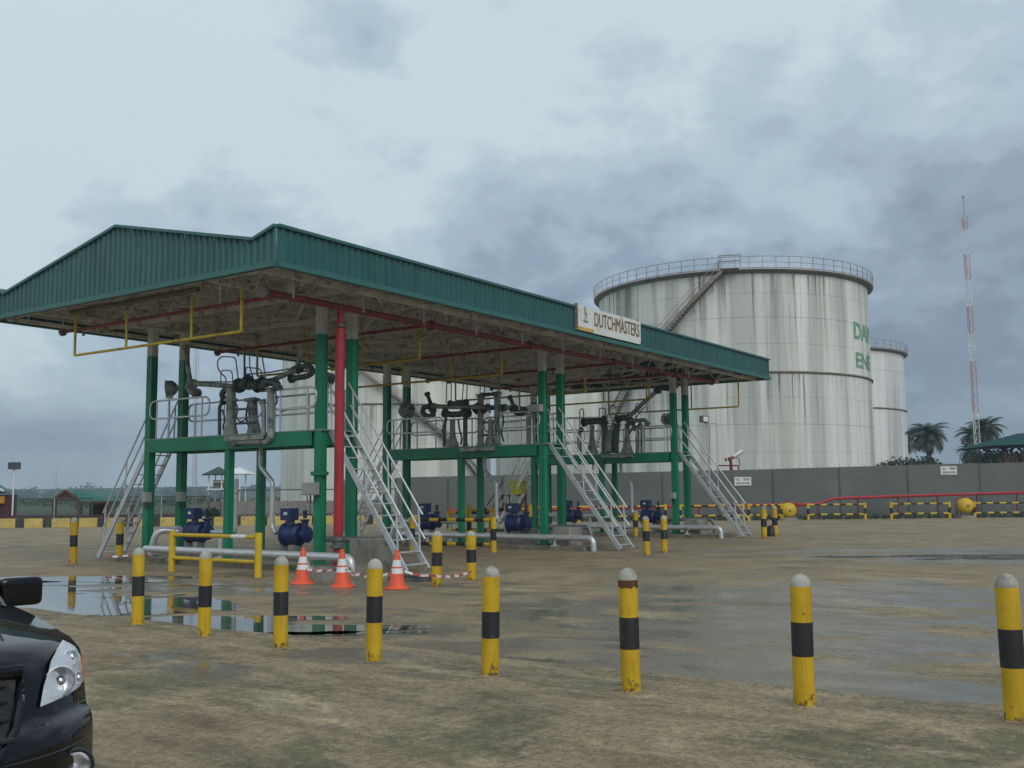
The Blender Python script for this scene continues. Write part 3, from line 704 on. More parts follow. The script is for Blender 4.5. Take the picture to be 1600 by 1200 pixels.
m = MB(); pts = []
for u, v in ((700, 798), (885, 796), (1040, 792), (1150, 789.5), (1280, 788), (1300, 779), (1400, 775.5), (1500, 772.5), (1600, 769.5), (1760, 765)):
    pts.append(D(u, v, dW(u)-1.8))
m.tube(rounded(pts, .4), .085, 10); m.build('pipe', M_red, t)
for u in range(720, 1760, 62):
    i = max(k for k in range(len(pts)-1) if (700, 885, 1040, 1150, 1280, 1300, 1400, 1500, 1600, 1760)[k] <= u); us_ = (700, 885, 1040, 1150, 1280, 1300, 1400, 1500, 1600, 1760)
    p = pts[i].lerp(pts[i+1], (u-us_[i])/(us_[i+1]-us_[i])); m = MB(); m.box((p.x, p.y, p.z/2-.04), (.08, .08, p.z-.08)); m.build('pipe_support', M_redd, t)
for u, v, L in ((1231, 798, 'round yellow drum on a red frame, left one by the wall'), (1507, 790, 'round yellow drum on a red frame, right one by the wall')):
    c = D(u, v, dW(u)-3.0); c.z = max(c.z, .55); t = thing('foam_drum', L, 'drum', (c.x, c.y, 0), 'yellow drums by the fire main')
    m = MB(); m.lathe(c-FWD*.38, [(.02, -.12), (.22, -.09), (.36, 0), (.43, .14), (.43, .62), (.36, .74), (.1, .8)], 24, ax=FWD); m.build('drum', M_yel, t)
    m = MB(); m.lathe(c-FWD*.5, [(.05, -.06), (.07, -.03), (.07, .03)], 10, ax=FWD); m.build('hub', M_rust, t)
    m = MB()
    for s in (-1, 1): m.tube(rounded([c+RGT*s*.36+UP*-c.z, c+RGT*s*.50+UP*-.1, c+RGT*s*.46+UP*.42], .1), .035, 6)
    m.tube([c+RGT*-.46+UP*.42, c+RGT*.46+UP*.42], .035, 6); m.tube([c+UP*.42, c+UP*.62], .06, 8); m.build('frame', M_redd, t)
    m = MB(); m.box((c.x, c.y, .08), (.9, .8, .16), rz=YAW); m.build('base', M_conc, t)
# fire monitor above the wall, lamp post before the big tank
c = D(1142, 733, 70); c.z = 0; zz = lambda v: D(1142, v, 70).z; X = lambda u, v: D(u, v, 70)
t = thing('fire_monitor', 'red fire monitor with a white nozzle pointing up above the wall', 'fire monitor', c)
m = MB(); m.tube([c, X(1142, 722), X(1140, 717), X(1147, 714)], .11, 10); m.tube([X(1142, 718), X(1137, 718)], .07, 8); m.build('stand_pipe', M_redd, t)
m = MB(); m.tube([X(1146, 714), X(1160, 705)], [.1, .15], 10); m.build('nozzle', M_white, t)
m = MB(); m.tube(rounded([X(1121, 735), X(1122, 727.5), X(1154, 727.5), X(1154, 735)], .1), .05, 6); m.tube(rounded([X(1147, 714), X(1155, 716), X(1156, 728)], .3), .03, 6); m.build('guard_frame', M_redd, t)
m = MB(); m.lathe(X(1134, 718), [(.12, -.06), (.12, .06)], 10, ax=RGT); m.build('hand_wheel', M_armd, t)
X = lambda u, v: D(u, v, 66)
c = X(1107, 740); c.z = 0; t = thing('area_light', 'small grey floodlight on a slim pole in front of the largest tank', 'floodlight', c)
m = MB(); m.tube([c, X(1108, 664), X(1100, 661)], .03, 6); m.tube([X(1100, 661), X(1119, 662)], .02, 5); m.build('pole', M_galvd, t)
m = MB(); q = X(1100, 655); m.box(q, (.35, .5, .42), rz=YAW+.5); h_ = m.build('lamp_head', M_armd, t)
m = MB(); n = q-Vector((cos(YAW+.5), sin(YAW+.5), 0))*.18; m.box(n, (.03, .38, .30), rz=YAW+.5); m.build('lens', M_white, h_)

# ------------------------------------------------------------------ right background: mast, palms, bushes, green roof
def guyed_mast():
    dep = 100; b_ = D(1528, 722, dep); tp = D(1509, 345, dep); b_ = LD((b_-CAM).dot(RGT), dep); lat = (b_-CAM).dot(RGT)
    t = thing('radio_mast', 'tall thin red and white lattice radio mast rising beside the palms', 'mast', b_, None)
    zz = [0, D(1525, 645, dep).z, D(1523, 563, dep).z, D(1519, 519, dep).z, D(1517, 477, dep).z, D(1514, 437, dep).z, D(1511, 396, dep).z, D(1509, 357, dep).z, D(1508, 339, dep).z]
    w = .30
    for i in range(8):
        mm = M_mastr if i % 2 else M_mastw; m = MB(); n = max(2, int((zz[i+1]-zz[i])/.95)); ww = w
        cr = [(ww*cos(k*2.094+.4), ww*sin(k*2.094+.4)) for k in range(3)]
        for k in range(3): m.tube([(b_.x+cr[k][0], b_.y+cr[k][1], zz[i]), (b_.x+cr[k][0], b_.y+cr[k][1], zz[i+1])], .033, 5)
        for j in range(n):
            za, zb_ = zz[i]+(zz[i+1]-zz[i])*j/n, zz[i]+(zz[i+1]-zz[i])*(j+1)/n
            for k in range(3):
                p, q = cr[k], cr[(k+1) % 3]; m.tube([(b_.x+p[0], b_.y+p[1], za), (b_.x+q[0], b_.y+q[1], zb_)], .019, 3); m.tube([(b_.x+p[0], b_.y+p[1], za), (b_.x+q[0], b_.y+q[1], za)], .022, 3)
        m.build('lattice_section', mm, t)
    m = MB(); zt = D(1508, 310, dep).z; m.tube([(b_.x, b_.y, zz[-1]), (b_.x, b_.y, zt)], .03, 5); m.lathe((b_.x, b_.y, zt), [(.03, 0), (.11, .06), (.11, .2), (.03, .3)], 8); m.build('top_rod', M_galvd, t)
guyed_mast()
pole_light(1521, 722, 672, 120, 'slim white lamp pole beside the mast foot', .07, .5)
FROND = None
def frond_mesh():
    m = MB(); L = 3.0; n = 12; P = []
    for i in range(n+1):
        s = i/n; P.append(Vector((L*s*(1-.18*s*s), 0, 1.0*s-1.9*s*s)))
    m.tube(P, [.05*(1-.7*i/n) for i in range(n+1)], 4)
    r = random.Random(3)
    for i in range(2, n*3):
        s = i/(n*3); k = min(n-1, int(s*n)); p = P[k].lerp(P[k+1], s*n-k); d = (P[k+1]-P[k]).normalized()
        for sd_ in (-1, 1):
            ll = .85*sin(pi*min(1, .15+s*.85))**.6+.12; tip = p+Vector((0, sd_, 0))*ll*.75+d*ll*.5+Vector((0, 0, -.35*ll+r.uniform(-.1, .1)))
            m.add([p-d*.045, p+d*.045, tip], [(0, 1, 2)])
    o = m.build('frond', M_frond, local=True); return o
def palm(u, vb, vt, dep, label, sc=1.0, n=30, seed=0, lean=0):
    global FROND
    b_ = D(u, vb, dep); b_.z = 0; zt = D(u, vt, dep).z; r = random.Random(seed+5)
    t = thing('palm_tree', label, 'palm tree', b_, 'palm trees behind the wall')
    m = MB(); pts = [b_+Vector((lean*(i/6)**2, 0, zt*i/6)) for i in range(7)]; m.tube(pts, [.34, .27, .25, .24, .24, .26, .3], 8)
    for k in range(int(zt/.3)): z = k*.3; m.lathe(b_+Vector((lean*(z/zt)**2, 0, z)), [(.27, 0), (.31, .1), (.27, .12)], 8, cap=False)
    m.build('trunk', M_bark, t)
    if FROND is None: FROND = frond_mesh(); first = True
    else: first = False
    for k in range(n):
        o = FROND if first and k == 0 else FROND.copy()
        if not (first and k == 0): COL.objects.link(o)
        o.parent = t; tier = k/n
        o.location = (pts[-1].x-b_.x, pts[-1].y-b_.y, zt-.05+.25*(1-tier))
        el = radians(62-120*tier+r.uniform(-9, 9)); az = k*2.39996+r.uniform(-.2, .2)
        o.rotation_euler = (r.uniform(-.3, .3), -el*.85, az); s = sc*r.uniform(.85, 1.1); o.scale = (s, s, s)
palm(1452, 722, 680, 110, 'full round palm standing alone between the tanks and the mast', .84, 50, 1)
palm(1416, 722, 686, 176, 'palm half hidden by the clean white tank', 1.12, 36, 2)
palm(1521, 722, 680, 118, 'palm just left of the mast foot', .70, 34, 3)
palm(1544, 722, 670, 104, 'tallest palm, right of the mast foot beside the green roof', .74, 40, 4)
palm(1516, 722, 706, 112, 'short palm with drooping fronds low beside the mast', .58, 28, 5)
for u, w, h, L in ((1432, 5.6, 4.7, 'left'), (1462, 5.5, 4.6, 'middle'), (1492, 4.4, 3.8, 'small'), (1400, 5, 4.2, 'leftmost'), (1555, 5.5, 5.4, 'right'), (1590, 5.5, 5.0, 'rightmost'), (1516, 3.2, 4.0, 'narrow'), (1625, 6, 5.0, 'outermost')):
    d_ = 94 if u > 1540 else 100
    bush(u, 722, d_, w, h+.5, '%s dark bush above the wall, %s' % (L, {'left': 'under the lone palm on its left side', 'middle': 'under the lone palm on its right side', 'small': 'between the lone palm and the mast', 'leftmost': 'against the white tank', 'right': 'below the corner of the green roof', 'rightmost': 'in front of the green roofed building', 'narrow': 'at the foot of the mast', 'outermost': 'at the right picture edge'}[L]), 2600, .15)
dep = 92; X = lambda u, v, dd=0: D(u, v, dep)+FWD*dd
t = thing('green_roof_building', 'building with a wide dark green hipped roof at the right edge', 'building', LD((1640-800)/FOC*dep, dep))
m = MB(); A, B, Cc, Dd = X(1541, 697, -1), X(1760, 690, -1), X(1760, 690, 9), X(1556, 697, 9); E1, E2 = X(1625, 673, 4), X(1720, 671, 4)
m.add([A, B, Cc, Dd, E1, E2], [(0, 1, 5, 4), (1, 2, 5), (2, 3, 4, 5), (3, 0, 4), (0, 3, 2, 1)]); m.build('roof', mat('dark_teal_roof', (.012, .065, .062), .8, var=.15, spec=.1), t)
m = MB(); q = X(1650, 710, 4); m.box((q.x, q.y, 2.4), (7, 9.5, 4.8), rz=YAW); m.build('wall', M_brick, t)
for u in (1572, 1600, 1628): m = MB(); q = X(u, 710, .3); m.box((q.x, q.y, 2.5), (.25, .25, 5.0), rz=YAW); m.build('column', M_brick, t)

# ------------------------------------------------------------------ loading canopy
XI = [15.73, 24.88, 33.70]; WI = 1.0; YR, YM, YL = 0.0, 3.08, 6.2
XA, XE, YF, YG, ZC, ZF = 12.49, 38.06, -2.05, 8.18, 6.05, 6.80
can = thing('loading_canopy', 'long teal green metal canopy roof over the three loading platforms', 'canopy', (XA, YF, 0))
YC = (YF+YG)/2
# fascia sheets: trapezoid ribs, one sheet about a metre wide each
def fascia(p, q, z0, ztop, n, L=1.0, pitch=.19, dep=.035):
    p, q = Vector(p), Vector(q); T = (q-p).length; d = (q-p)/T; n = Vector(n); k = 0; s = 0
    nsh = round(T/(pitch*5)); w = T/nsh
    for i in range(nsh):
        m = MB(); prof = []
        for j in range(5):
            b0 = i*w+j*w/5; pw = w/5
            prof += [(b0, 0), (b0+pw*.52, 0), (b0+pw*.62, dep), (b0+pw*.86, dep), (b0+pw*.96, 0)]
        prof.append(((i+1)*w-.004, 0))
        prof = [(x+.002, y) for x, y in prof]
        lo = [p+d*x+n*y+UP*z0 for x, y in prof]; hi = [p+d*x+n*y+UP*ztop(x) for x, y in prof]; N_ = len(prof)
        m.add(lo+hi, [(a, a+1, N_+a+1, N_+a) for a in range(N_-1)]); m.build('fascia_sheet', M_fascia, can, sharp=20)
fascia((XA, YF, 0), (XE, YF, 0), ZC+.02, lambda s: ZF-.02, (0, -1, 0))
GP, GL = 7.59, 6.62                       # gable peak and low point
def gz(s):
    y = s; T = YG-YF; s = min(max(s, 0), T)
    if s < .62: return ZF-(ZF-GL)*s/.62
    if s > T-.62: return ZF-(ZF-GL)*(T-s)/.62
    h = (T-1.24)/2; u = s-.62
    return GL+(GP-GL)*(u/h if u < h else (2*h-u)/h)
fascia((XA, YG, 0), (XA, YF, 0), ZC+.02, lambda s: gz(s)-.02, (-1, 0, 0))
fascia((XE, YF, 0), (XE, YG, 0), ZC+.02, lambda s: gz(s)-.02, (1, 0, 0))
fascia((XE, YG, 0), (XA, YG, 0), ZC+.02, lambda s: ZF-.02, (0, 1, 0))
for a, b_ in (((XA, YF), (XE, YF)), ((XA, YG), (XE, YG)), ((XA, YF), (XA, YG)), ((XE, YF), (XE, YG))):
    m = MB(); a, b_ = Vector((*a, 0)), Vector((*b_, 0)); n = (b_-a).normalized(); n = Vector((n.y, -n.x, 0))
    if n.dot((a+b_)/2-Vector((XA+13, YC, 0))) < 0: n = -n
    off = n*.02
    m.beam(a+off+UP*(ZC+.0), b_+off+UP*(ZC+.0), .12, .11)
    if abs(a.x-b_.x) > 1: m.beam(a+off+UP*ZF, b_+off+UP*ZF, .12, .06)
    else:
        ss = [0, .62, (YG-YF)/2, YG-YF-.62, YG-YF]
        for i in range(4): m.beam(a+off+Vector((0, ss[i], gz(ss[i]))), a+off+Vector((0, ss[i+1], gz(ss[i+1]))), .12, .06)
    m.build('trim', M_trim, can)
# roof slopes (seen from below), corrugated
for sgn in (-1, 1):
    m = MB(); e = YF+.05 if sgn < 0 else YG-.05; n = 170; lo = []; hi = []
    for i in range(n+1):
        x = XA+.05+(XE-XA-.1)*i/n; dz = .03*(i % 2); lo.append((x, e, 6.42+dz)); hi.append((x, YC, 7.42+dz))
    m.add(lo+hi, [(a, a+1, n+2+a, n+1+a) for a in range(n)]); m.build('roof_sheet', [M_soffit], can, sharp=10)
for k in range(9):                         # purlins along the length
    for sgn in (-1, 1):
        f = k/8; y = (YF+.15 if sgn < 0 else YG-.15)+(YC-(YF+.15 if sgn < 0 else YG-.15))*f
        if k == 8 and sgn > 0: continue
        m = MB(); z = 6.37+.98*f; m.box(((XA+XE)/2, y, z-.07), (XE-XA-.15, .06, .15)); m.box(((XA+XE)/2, y+.04, z-.14), (XE-XA-.15, .09, .02)); m.build('purlin', M_purlin, can)
nx = 11
for i in range(nx):                        # trusses across the width
    x = XA+.35+(XE-XA-.7)*i/(nx-1); m = MB()
    m.beam((x, YF+.1, 6.12), (x, YG-.1, 6.12), .09, .10)
    for sgn in (-1, 1):
        e = YF+.1 if sgn < 0 else YG-.1
        m.beam((x, e, 6.26), (x, YC, 7.2), .08, .09)
        for k in range(5):
            y0 = e+(YC-e)*k/5; y1 = e+(YC-e)*(k+.5)/5; y2 = e+(YC-e)*(k+1)/5; z1 = 6.26+.94*(k+.5)/5
            m.beam((x, y0, 6.13), (x, y1, z1), .05, .05); m.beam((x, y1, z1), (x, y2, 6.13), .05, .05)
    m.build('truss', M_purlin, can)
for y in (YF+.5, 0, YL, YG-.5):
    m = MB(); m.box(((XA+XE)/2, y+.03, 6.02), (XE-XA-.3, .1, .09)); m.build('bottom_chord', M_purlin, can)
for i in range(nx-1):                      # horizontal wind bracing, zigzag just under the roof
    x0, x1 = XA+.35+(XE-XA-.7)*i/(nx-1), XA+.35+(XE-XA-.7)*(i+1)/(nx-1); m = MB()
    m.beam((x0, YF+.2, 6.2), (x1, 0, 6.2), .05, .05); m.beam((x0, 0, 6.2), (x1, YM, 6.2), .05, .05); m.beam((x1, YM, 6.2), (x0, YL, 6.2), .05, .05); m.beam((x0, YL, 6.2), (x1, YG-.2, 6.2), .05, .05)
    m.build('wind_brace', M_purlin, can)
m = MB(); m.tube([(XA+.42, YL-.8, 5.97), (XA+.42, .8, 5.97)], .06, 8); m.build('gutter_pipe', mat('olive_pipe', (.12, .10, .03), .6), can)
for X1 in XI:
    for y in (YR, YL):
        for x in (X1, X1+WI):
            m = MB(); m.box((x, y, 2.64), (.165, .16, 5.28), 0); m.box((x, y, 5.64), (.162, .157, .72), 1)
            # side channel lips make the column an H section
            for s in (-1, 1): m.box((x+s*.088, y, 2.66), (.014, .21, 5.24), 0); m.box((x+s*.088, y, 5.64), (.012, .206, .70), 1)
            m.box((x, y, .135), (.4, .4, .03), 0); m.box((x, y, 6.0), (.34, .34, .03), 1)
            m.build('column', [M_green, M_greytop], can)
# signboard
a = G(905.5, 500, 6.4); xs0, xs1 = 23.40, 27.12; sb = thing('sign_board', 'white sign board with brown capital lettering on the canopy edge', 'sign', (xs0, YF-.1, 6.0))
m = MB(); zl, zh = 6.145, 6.855; y = YF-.115
pts = rounded([(xs0, y, zl), (xs0, y, zl), (xs1, y, zl), (xs1, y, zh), (xs1, y, zh)], .12)
pts = [Vector((xs0, y, zl))]+[p for p in rounded([(xs0, y, zl), (xs1, y, zl), (xs1, y, zh)], .12)][1:]+[Vector((xs0, y, zh))]
npt = len(pts); m.add(pts+[p+Vector((0, .05, 0)) for p in pts], [tuple(range(npt)), tuple(range(npt, 2*npt))[::-1]]+[(i, i+npt, (i+1) % npt+npt, (i+1) % npt) for i in range(npt)]); m.build('board', M_sign, sb)
m = MB(); m.box((xs0-.02, YF-.08, (zl+zh)/2+.01), (.025, .10, zh-zl+.05)); m.build('side_frame', M_rust, sb)
m = MB(); m.box((xs0+.43, y-.006, zl+.055), (.84, .012, .10)); m.build('gold_bar', M_gold, sb)
text_on('lettering', 'DUTCHMASTERS', (xs0+.93, y-.004, zl+.21), (1, 0, 0), UP, 2.70, .40, M_gold, sb, .003)
text_on('lettering', 'DUTCHMASTERS', (xs0+.915, y-.009, zl+.215), (1, 0, 0), UP, 2.70, .40, M_brown, sb, .003)
m = MB()                                   # small serifs on the letter feet
m2 = MB(); em = Vector((xs0+.42, y-.008, zl+.5))
for pth in ([(-.05, -.18), (-.02, .0), (-.08, .12), (-.02, .2), (.03, .13), (.0, .02), (.05, -.05), (.06, -.18)], [(-.13, -.2), (.15, -.2)], [(-.10, -.235), (.12, -.235)], [(.02, .02), (.10, .0)]):
    m2.tube([em+Vector((x, 0, z)) for x, z in pth], .009, 5)
m2.build('emblem', mat('teal_ink', (.16, .22, .20), .7), sb)
m = MB()
for x in (xs0+.05, xs1-.12): m.box((x, YF-.05, zh+.02), (.08, .05, .06))
m.build('bracket', M_brick, sb)

# ------------------------------------------------------------------ overhead fire main with branches, yellow foam pipes, riser
ov = thing('overhead_fire_pipe', 'red fire water header with cross branches slung under the canopy', 'pipe', (13.1, -1.05, 5.7))
m = MB(); m.tube([(13.05, -1.05, 5.72), (34.8, -1.05, 5.72)], .075, 10); m.build('header', M_redd, ov)
for x, y in ((13.05, -1.05), (34.8, -1.05)): m = MB(); m.lathe((x-.04 if x < 20 else x-.02, y, 5.72), [(.13, 0), (.13, .08)], 16, ax=(1, 0, 0)); m.build('end_flange', M_rust if x < 20 else M_redd, ov)
for x in (18.3, 22.6, 27.3, 31.6): m = MB(); m.lathe((x, -1.05, 5.72), [(.12, 0), (.12, .10)], 14, ax=(1, 0, 0)); m.build('joint_flange', M_redd, ov)
for x in (13.35, 18.05, 22.6, 27.35, 31.2):
    ye = 6.45; b = MB(); b.tube([(x, -1.05, 5.66), (x, ye, 5.66)], .042, 8)
    o = b.build('branch', M_redd, ov)
    b = MB(); b.lathe((x, ye, 5.66), [(.1, 0), (.1, .06)], 12, ax=(0, 1, 0)); b.build('end_flange', M_rust, o)
    b = MB()
    for y in (1.2, 3.4, 5.6): b.tube([(x, y, 5.66), (x, y, 5.54)], .02, 6); b.lathe((x, y, 5.54), [(.02, 0), (.045, -.03), (.02, -.06)], 8)
    b.build('sprinkler', M_rust, o)
for x in [13.8+2.1*i for i in range(10)]: b = MB(); b.box((x, -1.05, 5.87), (.04, .16, .36)); b.build('hanger', M_greytop, ov)
def ypipe(X, ya, yb, zl, zt, drops, label, group='yellow foam pipes hanging under the canopy'):
    t = thing('foam_pipe', label, 'pipe', (X, (ya+yb)/2, zl), group)
    m = MB(); m.tube(rounded([(X, ya, zt), (X, ya, zl), (X, yb, zl), (X, yb, zt)], .06), .032, 8); m.build('pipe', M_yelp, t)
    for y in drops: m = MB(); m.tube([(X, y, zl), (X, y, zt)], .028, 8); m.build('drop', M_yelp, t)
ypipe(13.15, 5.62, -.30, 4.99, 5.95, (3.6, 1.3), 'yellow pipe loop hanging below the near gable end of the canopy')
ypipe(19.0, 5.9, -.15, 5.03, 6.0, (3.9, 1.8), 'yellow pipe loop hanging between the first and second platforms')
ypipe(23.0, 5.9, .15, 5.02, 6.0, (3.9, 2.0), 'yellow pipe loop hanging just before the second platform')
ypipe(28.2, 5.9, .5, 4.95, 6.0, (4.0, 2.2), 'yellow pipe loop hanging behind the second platform')
ypipe(32.4, 6.0, .3, 4.98, 6.0, (4.2, 2.2), 'yellow pipe loop hanging just before the third platform')
ypipe(37.0, 4.6, -1.2, 4.92, 6.0, (2.8, .8), 'farthest yellow pipe loop, past the third platform')
rs = thing('fire_riser', 'thick bright red vertical riser pipe beside the first green column', 'pipe', (15.25, -1.05, 0))
m = MB(); m.tube([(15.25, -1.05, .75), (15.25, -1.05, 5.25)], .105, 16); m.build('upper_pipe', M_red, rs)
m = MB(); m.tube([(15.25, -1.05, 5.25), (15.25, -1.05, 5.35), (15.25, -1.05, 5.70)], [.105, .065, .065], 14); m.build('reducer', M_red, rs)
m = MB(); m.tube([(15.25, -1.05, 0), (15.25, -1.05, .5)], .105, 16); m.build('lower_pipe', M_red, rs)
m = MB(); m.lathe((15.25, -1.05, .5), [(.12, 0), (.17, .02), (.17, .07), (.13, .08), (.13, .16), (.17, .17), (.17, .22), (.12, .25)], 16); m.build('valve', M_armd, rs)
m = MB(); m.lathe((15.25, -1.05, 5.27), [(.15, 0), (.15, .05)], 12); m.build('collar', M_armd, rs)

# ------------------------------------------------------------------ loading platforms (local frame, origin at first column foot)
def platform():
    t = thing('loading_platform', 'x', 'loading platform', (0, 0, 0), 'green raised loading platforms under the canopy')
    B = lambda: MB()
    for x in (0, WI):
        m = B(); s = -1 if x == 0 else 1
        m.box((x, (YL)/2, 2.92), (.02, YL-.3, .3)); m.box((x+s*.06, YL/2, 3.067), (.14, YL-.3, .02)); m.box((x+s*.06, YL/2, 2.773), (.14, YL-.3, .02))
        m.box((x+s*.132, YL/2, 2.92), (.012, YL-.3, .325)); m.build('side_beam', M_green, t, local=True)
        m = B(); m.box((x, YM, 1.38), (.17, .17, 2.74)); m.box((x, YM, .135), (.34, .34, .03)); m.build('short_post', M_green, t, local=True)
    for y in (-.02, 1.6, YM, 4.6, YL+.02):
        m = B(); m.box((WI/2, y, 2.9), (WI-.26, .12, .26)); m.build('cross_beam', M_green, t, local=True)
    m = B(); m.box((WI/2, YL/2, 3.095), (WI+.2, YL+.3, .03)); m.build('deck', M_galvd, t, local=True)
    # tube guard rails with round ends: near side in two lengths with a working gap, far side full length
    def loop(x, y0, y1, name='guard_loop'):
        m = B(); z0, z1 = 3.62, 4.08
        m.tube(rounded([(x, (y0+y1)/2, z0), (x, y0, z0), (x, y0, z1), (x, y1, z1), (x, y1, z0), (x, (y0+y1)/2, z0)], .22, 5), .024, 6)
        g = m.build(name, M_galv, t, local=True)
        n = max(2, round((y1-y0)/1.1))
        for k in range(n):
            y = y0+.28+(y1-y0-.56)*k/(n-1); m = B(); m.tube([(x, y, 3.1), (x, y, z1)], .022, 6); m.build('stanchion', M_galv, g, local=True)
    loop(-.1, 3.75, 6.1); loop(-.1, .05, 1.5); loop(WI+.1, .05, 3.0); loop(WI+.1, 3.2, 6.1)
    m = B(); m.box((-.22, 2.25, 2.96), (.18, 1.35, .03)); m.box((-.3, 2.25, 3.0), (.015, 1.35, .1)); m.build('drip_tray', M_arm, t, local=True)
    return t
def stair(sgn, name='access_stair'):
    # local origin at the top edge centre; goes down towards sgn*y
    t = thing(name, 'x', 'stair', (0, 0, 0), 'galvanised stairs at the platform ends')
    run, H, w = (2.45 if sgn < 0 else 1.85), 3.06, .72; sh = -.22
    f = lambda x, s, dz=0: Vector((x+sh*s, sgn*run*s, -H*s+dz))
    for x in (-w/2, w/2):
        m = MB(); m.beam(f(x, 0, -.02), f(x, 1, .0), .05, .125); m.build('stringer', M_galv, t, local=True)
        for dz, a, b_ in ((.95, -.06, .93), (.52, -.03, .96)):
            m = MB(); m.tube([f(x, a, dz), f(x, b_, dz)], .023, 6); h = m.build('handrail', M_galv, t, local=True)
        for s in (.02, .5, .90):
            m = MB(); m.tube([f(x, s, 0), f(x, s-.02, .95)], .022, 6); m.build('handrail_post', M_galv, t, local=True)
    n = 12
    m0 = None
    for k in range(n):
        s = (k+.5)/n; p = f(0, s, 0); m = MB(); m.box((0, 0, 0), (w-.05, .15, .022)); 
        if m0 is None: m0 = m.build('tread', M_galv, t, local=True); o = m0
        else: o = m0.copy(); COL.objects.link(o)
        o.parent = t; o.location = p
    return t
plat = platform(); sr = stair(-1); sl = stair(1)
PL = ['green loading platform nearest to the camera, with blue meters below', 'middle green loading platform, behind the first stair', 'farthest green loading platform, nearest to the large tank']
SR = ['galvanised stair in front, descending beside the orange cones', 'galvanised stair descending at the right end of the middle platform', 'galvanised stair descending at the right end of the farthest platform']
SLb = ['galvanised stair at the far left, behind the leftmost front bollard', 'galvanised stair at the left end of the middle platform', 'galvanised stair at the left end of the farthest platform']
for i, X1 in enumerate(XI):
    for proto, L, loc in ((plat, PL, (X1, 0, .0)), (sr, SR, (X1+WI/2+.02, -.14, 3.1)), (sl, SLb, (X1+WI/2, YL+.14, 3.1))):
        o = proto if i == 0 else None
        if i:
            o = copy_tree(proto)
        o['label'] = L[i]; o.location = loc
# move prototypes last so copies keep local children (already parent-relative)

# ------------------------------------------------------------------ plinths, meters, ground pipes
for i, X1 in enumerate(XI):
    m = MB(); m.box((X1+.55, 2.6, .06), (2.3, 8.6, .12)); o = m.build('island_plinth', M_plinth); tag(o, kind='structure')
def meter():
    t = thing('flow_meter', 'x', 'flow meter', (0, 0, 0), 'blue flow meters below the platforms')
    m = MB(); m.lathe((0, -.30, .72), [(.12, -.06), (.22, -.05), (.27, 0), (.29, .02), (.29, .07), (.25, .09), (.27, .3), (.25, .5), (.29, .52), (.29, .57), (.22, .62), (.12, .64)], 20, ax=(0, 1, 0)); m.build('body', M_blue, t, local=True)
    m = MB(); m.lathe((0, .05, .95), [(.13, 0), (.10, .06), (.10, .14), (.14, .16)], 12); m.box((0, .12, 1.22), (.30, .40, .30)); m.build('counter_head', M_blue, t, local=True)
    m = MB(); m.box((-.155, .12, 1.24), (.012, .13, .07)); m.build('dial', M_white, t, local=True)
    m = MB(); m.lathe((0, -.62, .72), [(.13, 0), (.20, .02), (.20, .06), (.12, .08), (.15, .18), (.12, .28)], 16, ax=(0, 1, 0)); m.lathe((0, -.48, .82), [(.09, 0), (.09, .22), (.13, .24), (.13, .28)], 12); m.box((0, -.48, 1.22), (.08, .08, .2)); m.build('strainer', M_blue, t, local=True)
    m = MB()
    for y in (-.25, .3): m.box((0, y, .28), (.2, .08, .40)); m.tube([(-.16, y, .1), (-.16, y, .62)], .018, 6)
    m.build('stand', M_galvd, t, local=True)
    return t
mt = meter(); k = 0
ML = [['left blue flow meter under the nearest platform', 'right blue flow meter under the nearest platform, behind the right cones'],
      ['left blue flow meter under the middle platform', 'right blue flow meter under the middle platform'],
      ['left blue flow meter under the farthest platform', 'right blue flow meter under the farthest platform']]
for i, X1 in enumerate(XI):
    for j, (y, rz) in enumerate(((4.85, 0), (1.35, 0))):
        o = mt if k == 0 else copy_tree(mt); k += 1; o.location = (X1+.45, y, .06); o.scale = (.86, .86, .93); o['label'] = ML[i][j]
def pipe(name, label, pts, r, m_=M_galv, rad=.18, group=None, flanges=(), cat='pipe', supports=()):
    pts = [Vector(p) for p in pts]; t = thing(name, label, cat, (pts[0].x, pts[0].y, 0), group)
    m = MB(); m.tube(rounded(pts, rad, 5), r, 12); m.build('pipe', m_, t)
    for p, ax in flanges: m = MB(); m.lathe(Vector(p)-Vector(ax)*.03, [(r*1.7, 0), (r*1.7, .06)], 14, ax=ax); m.build('flange', m_, t)
    for p in supports: m = MB(); m.box((p[0], p[1], p[2]/2), (.06, .06, p[2])); m.box((p[0], p[1], .13), (.18, .18, .02)); m.build('support', M_white, t)
    return t
IS = ['nearest', 'middle', 'farthest']
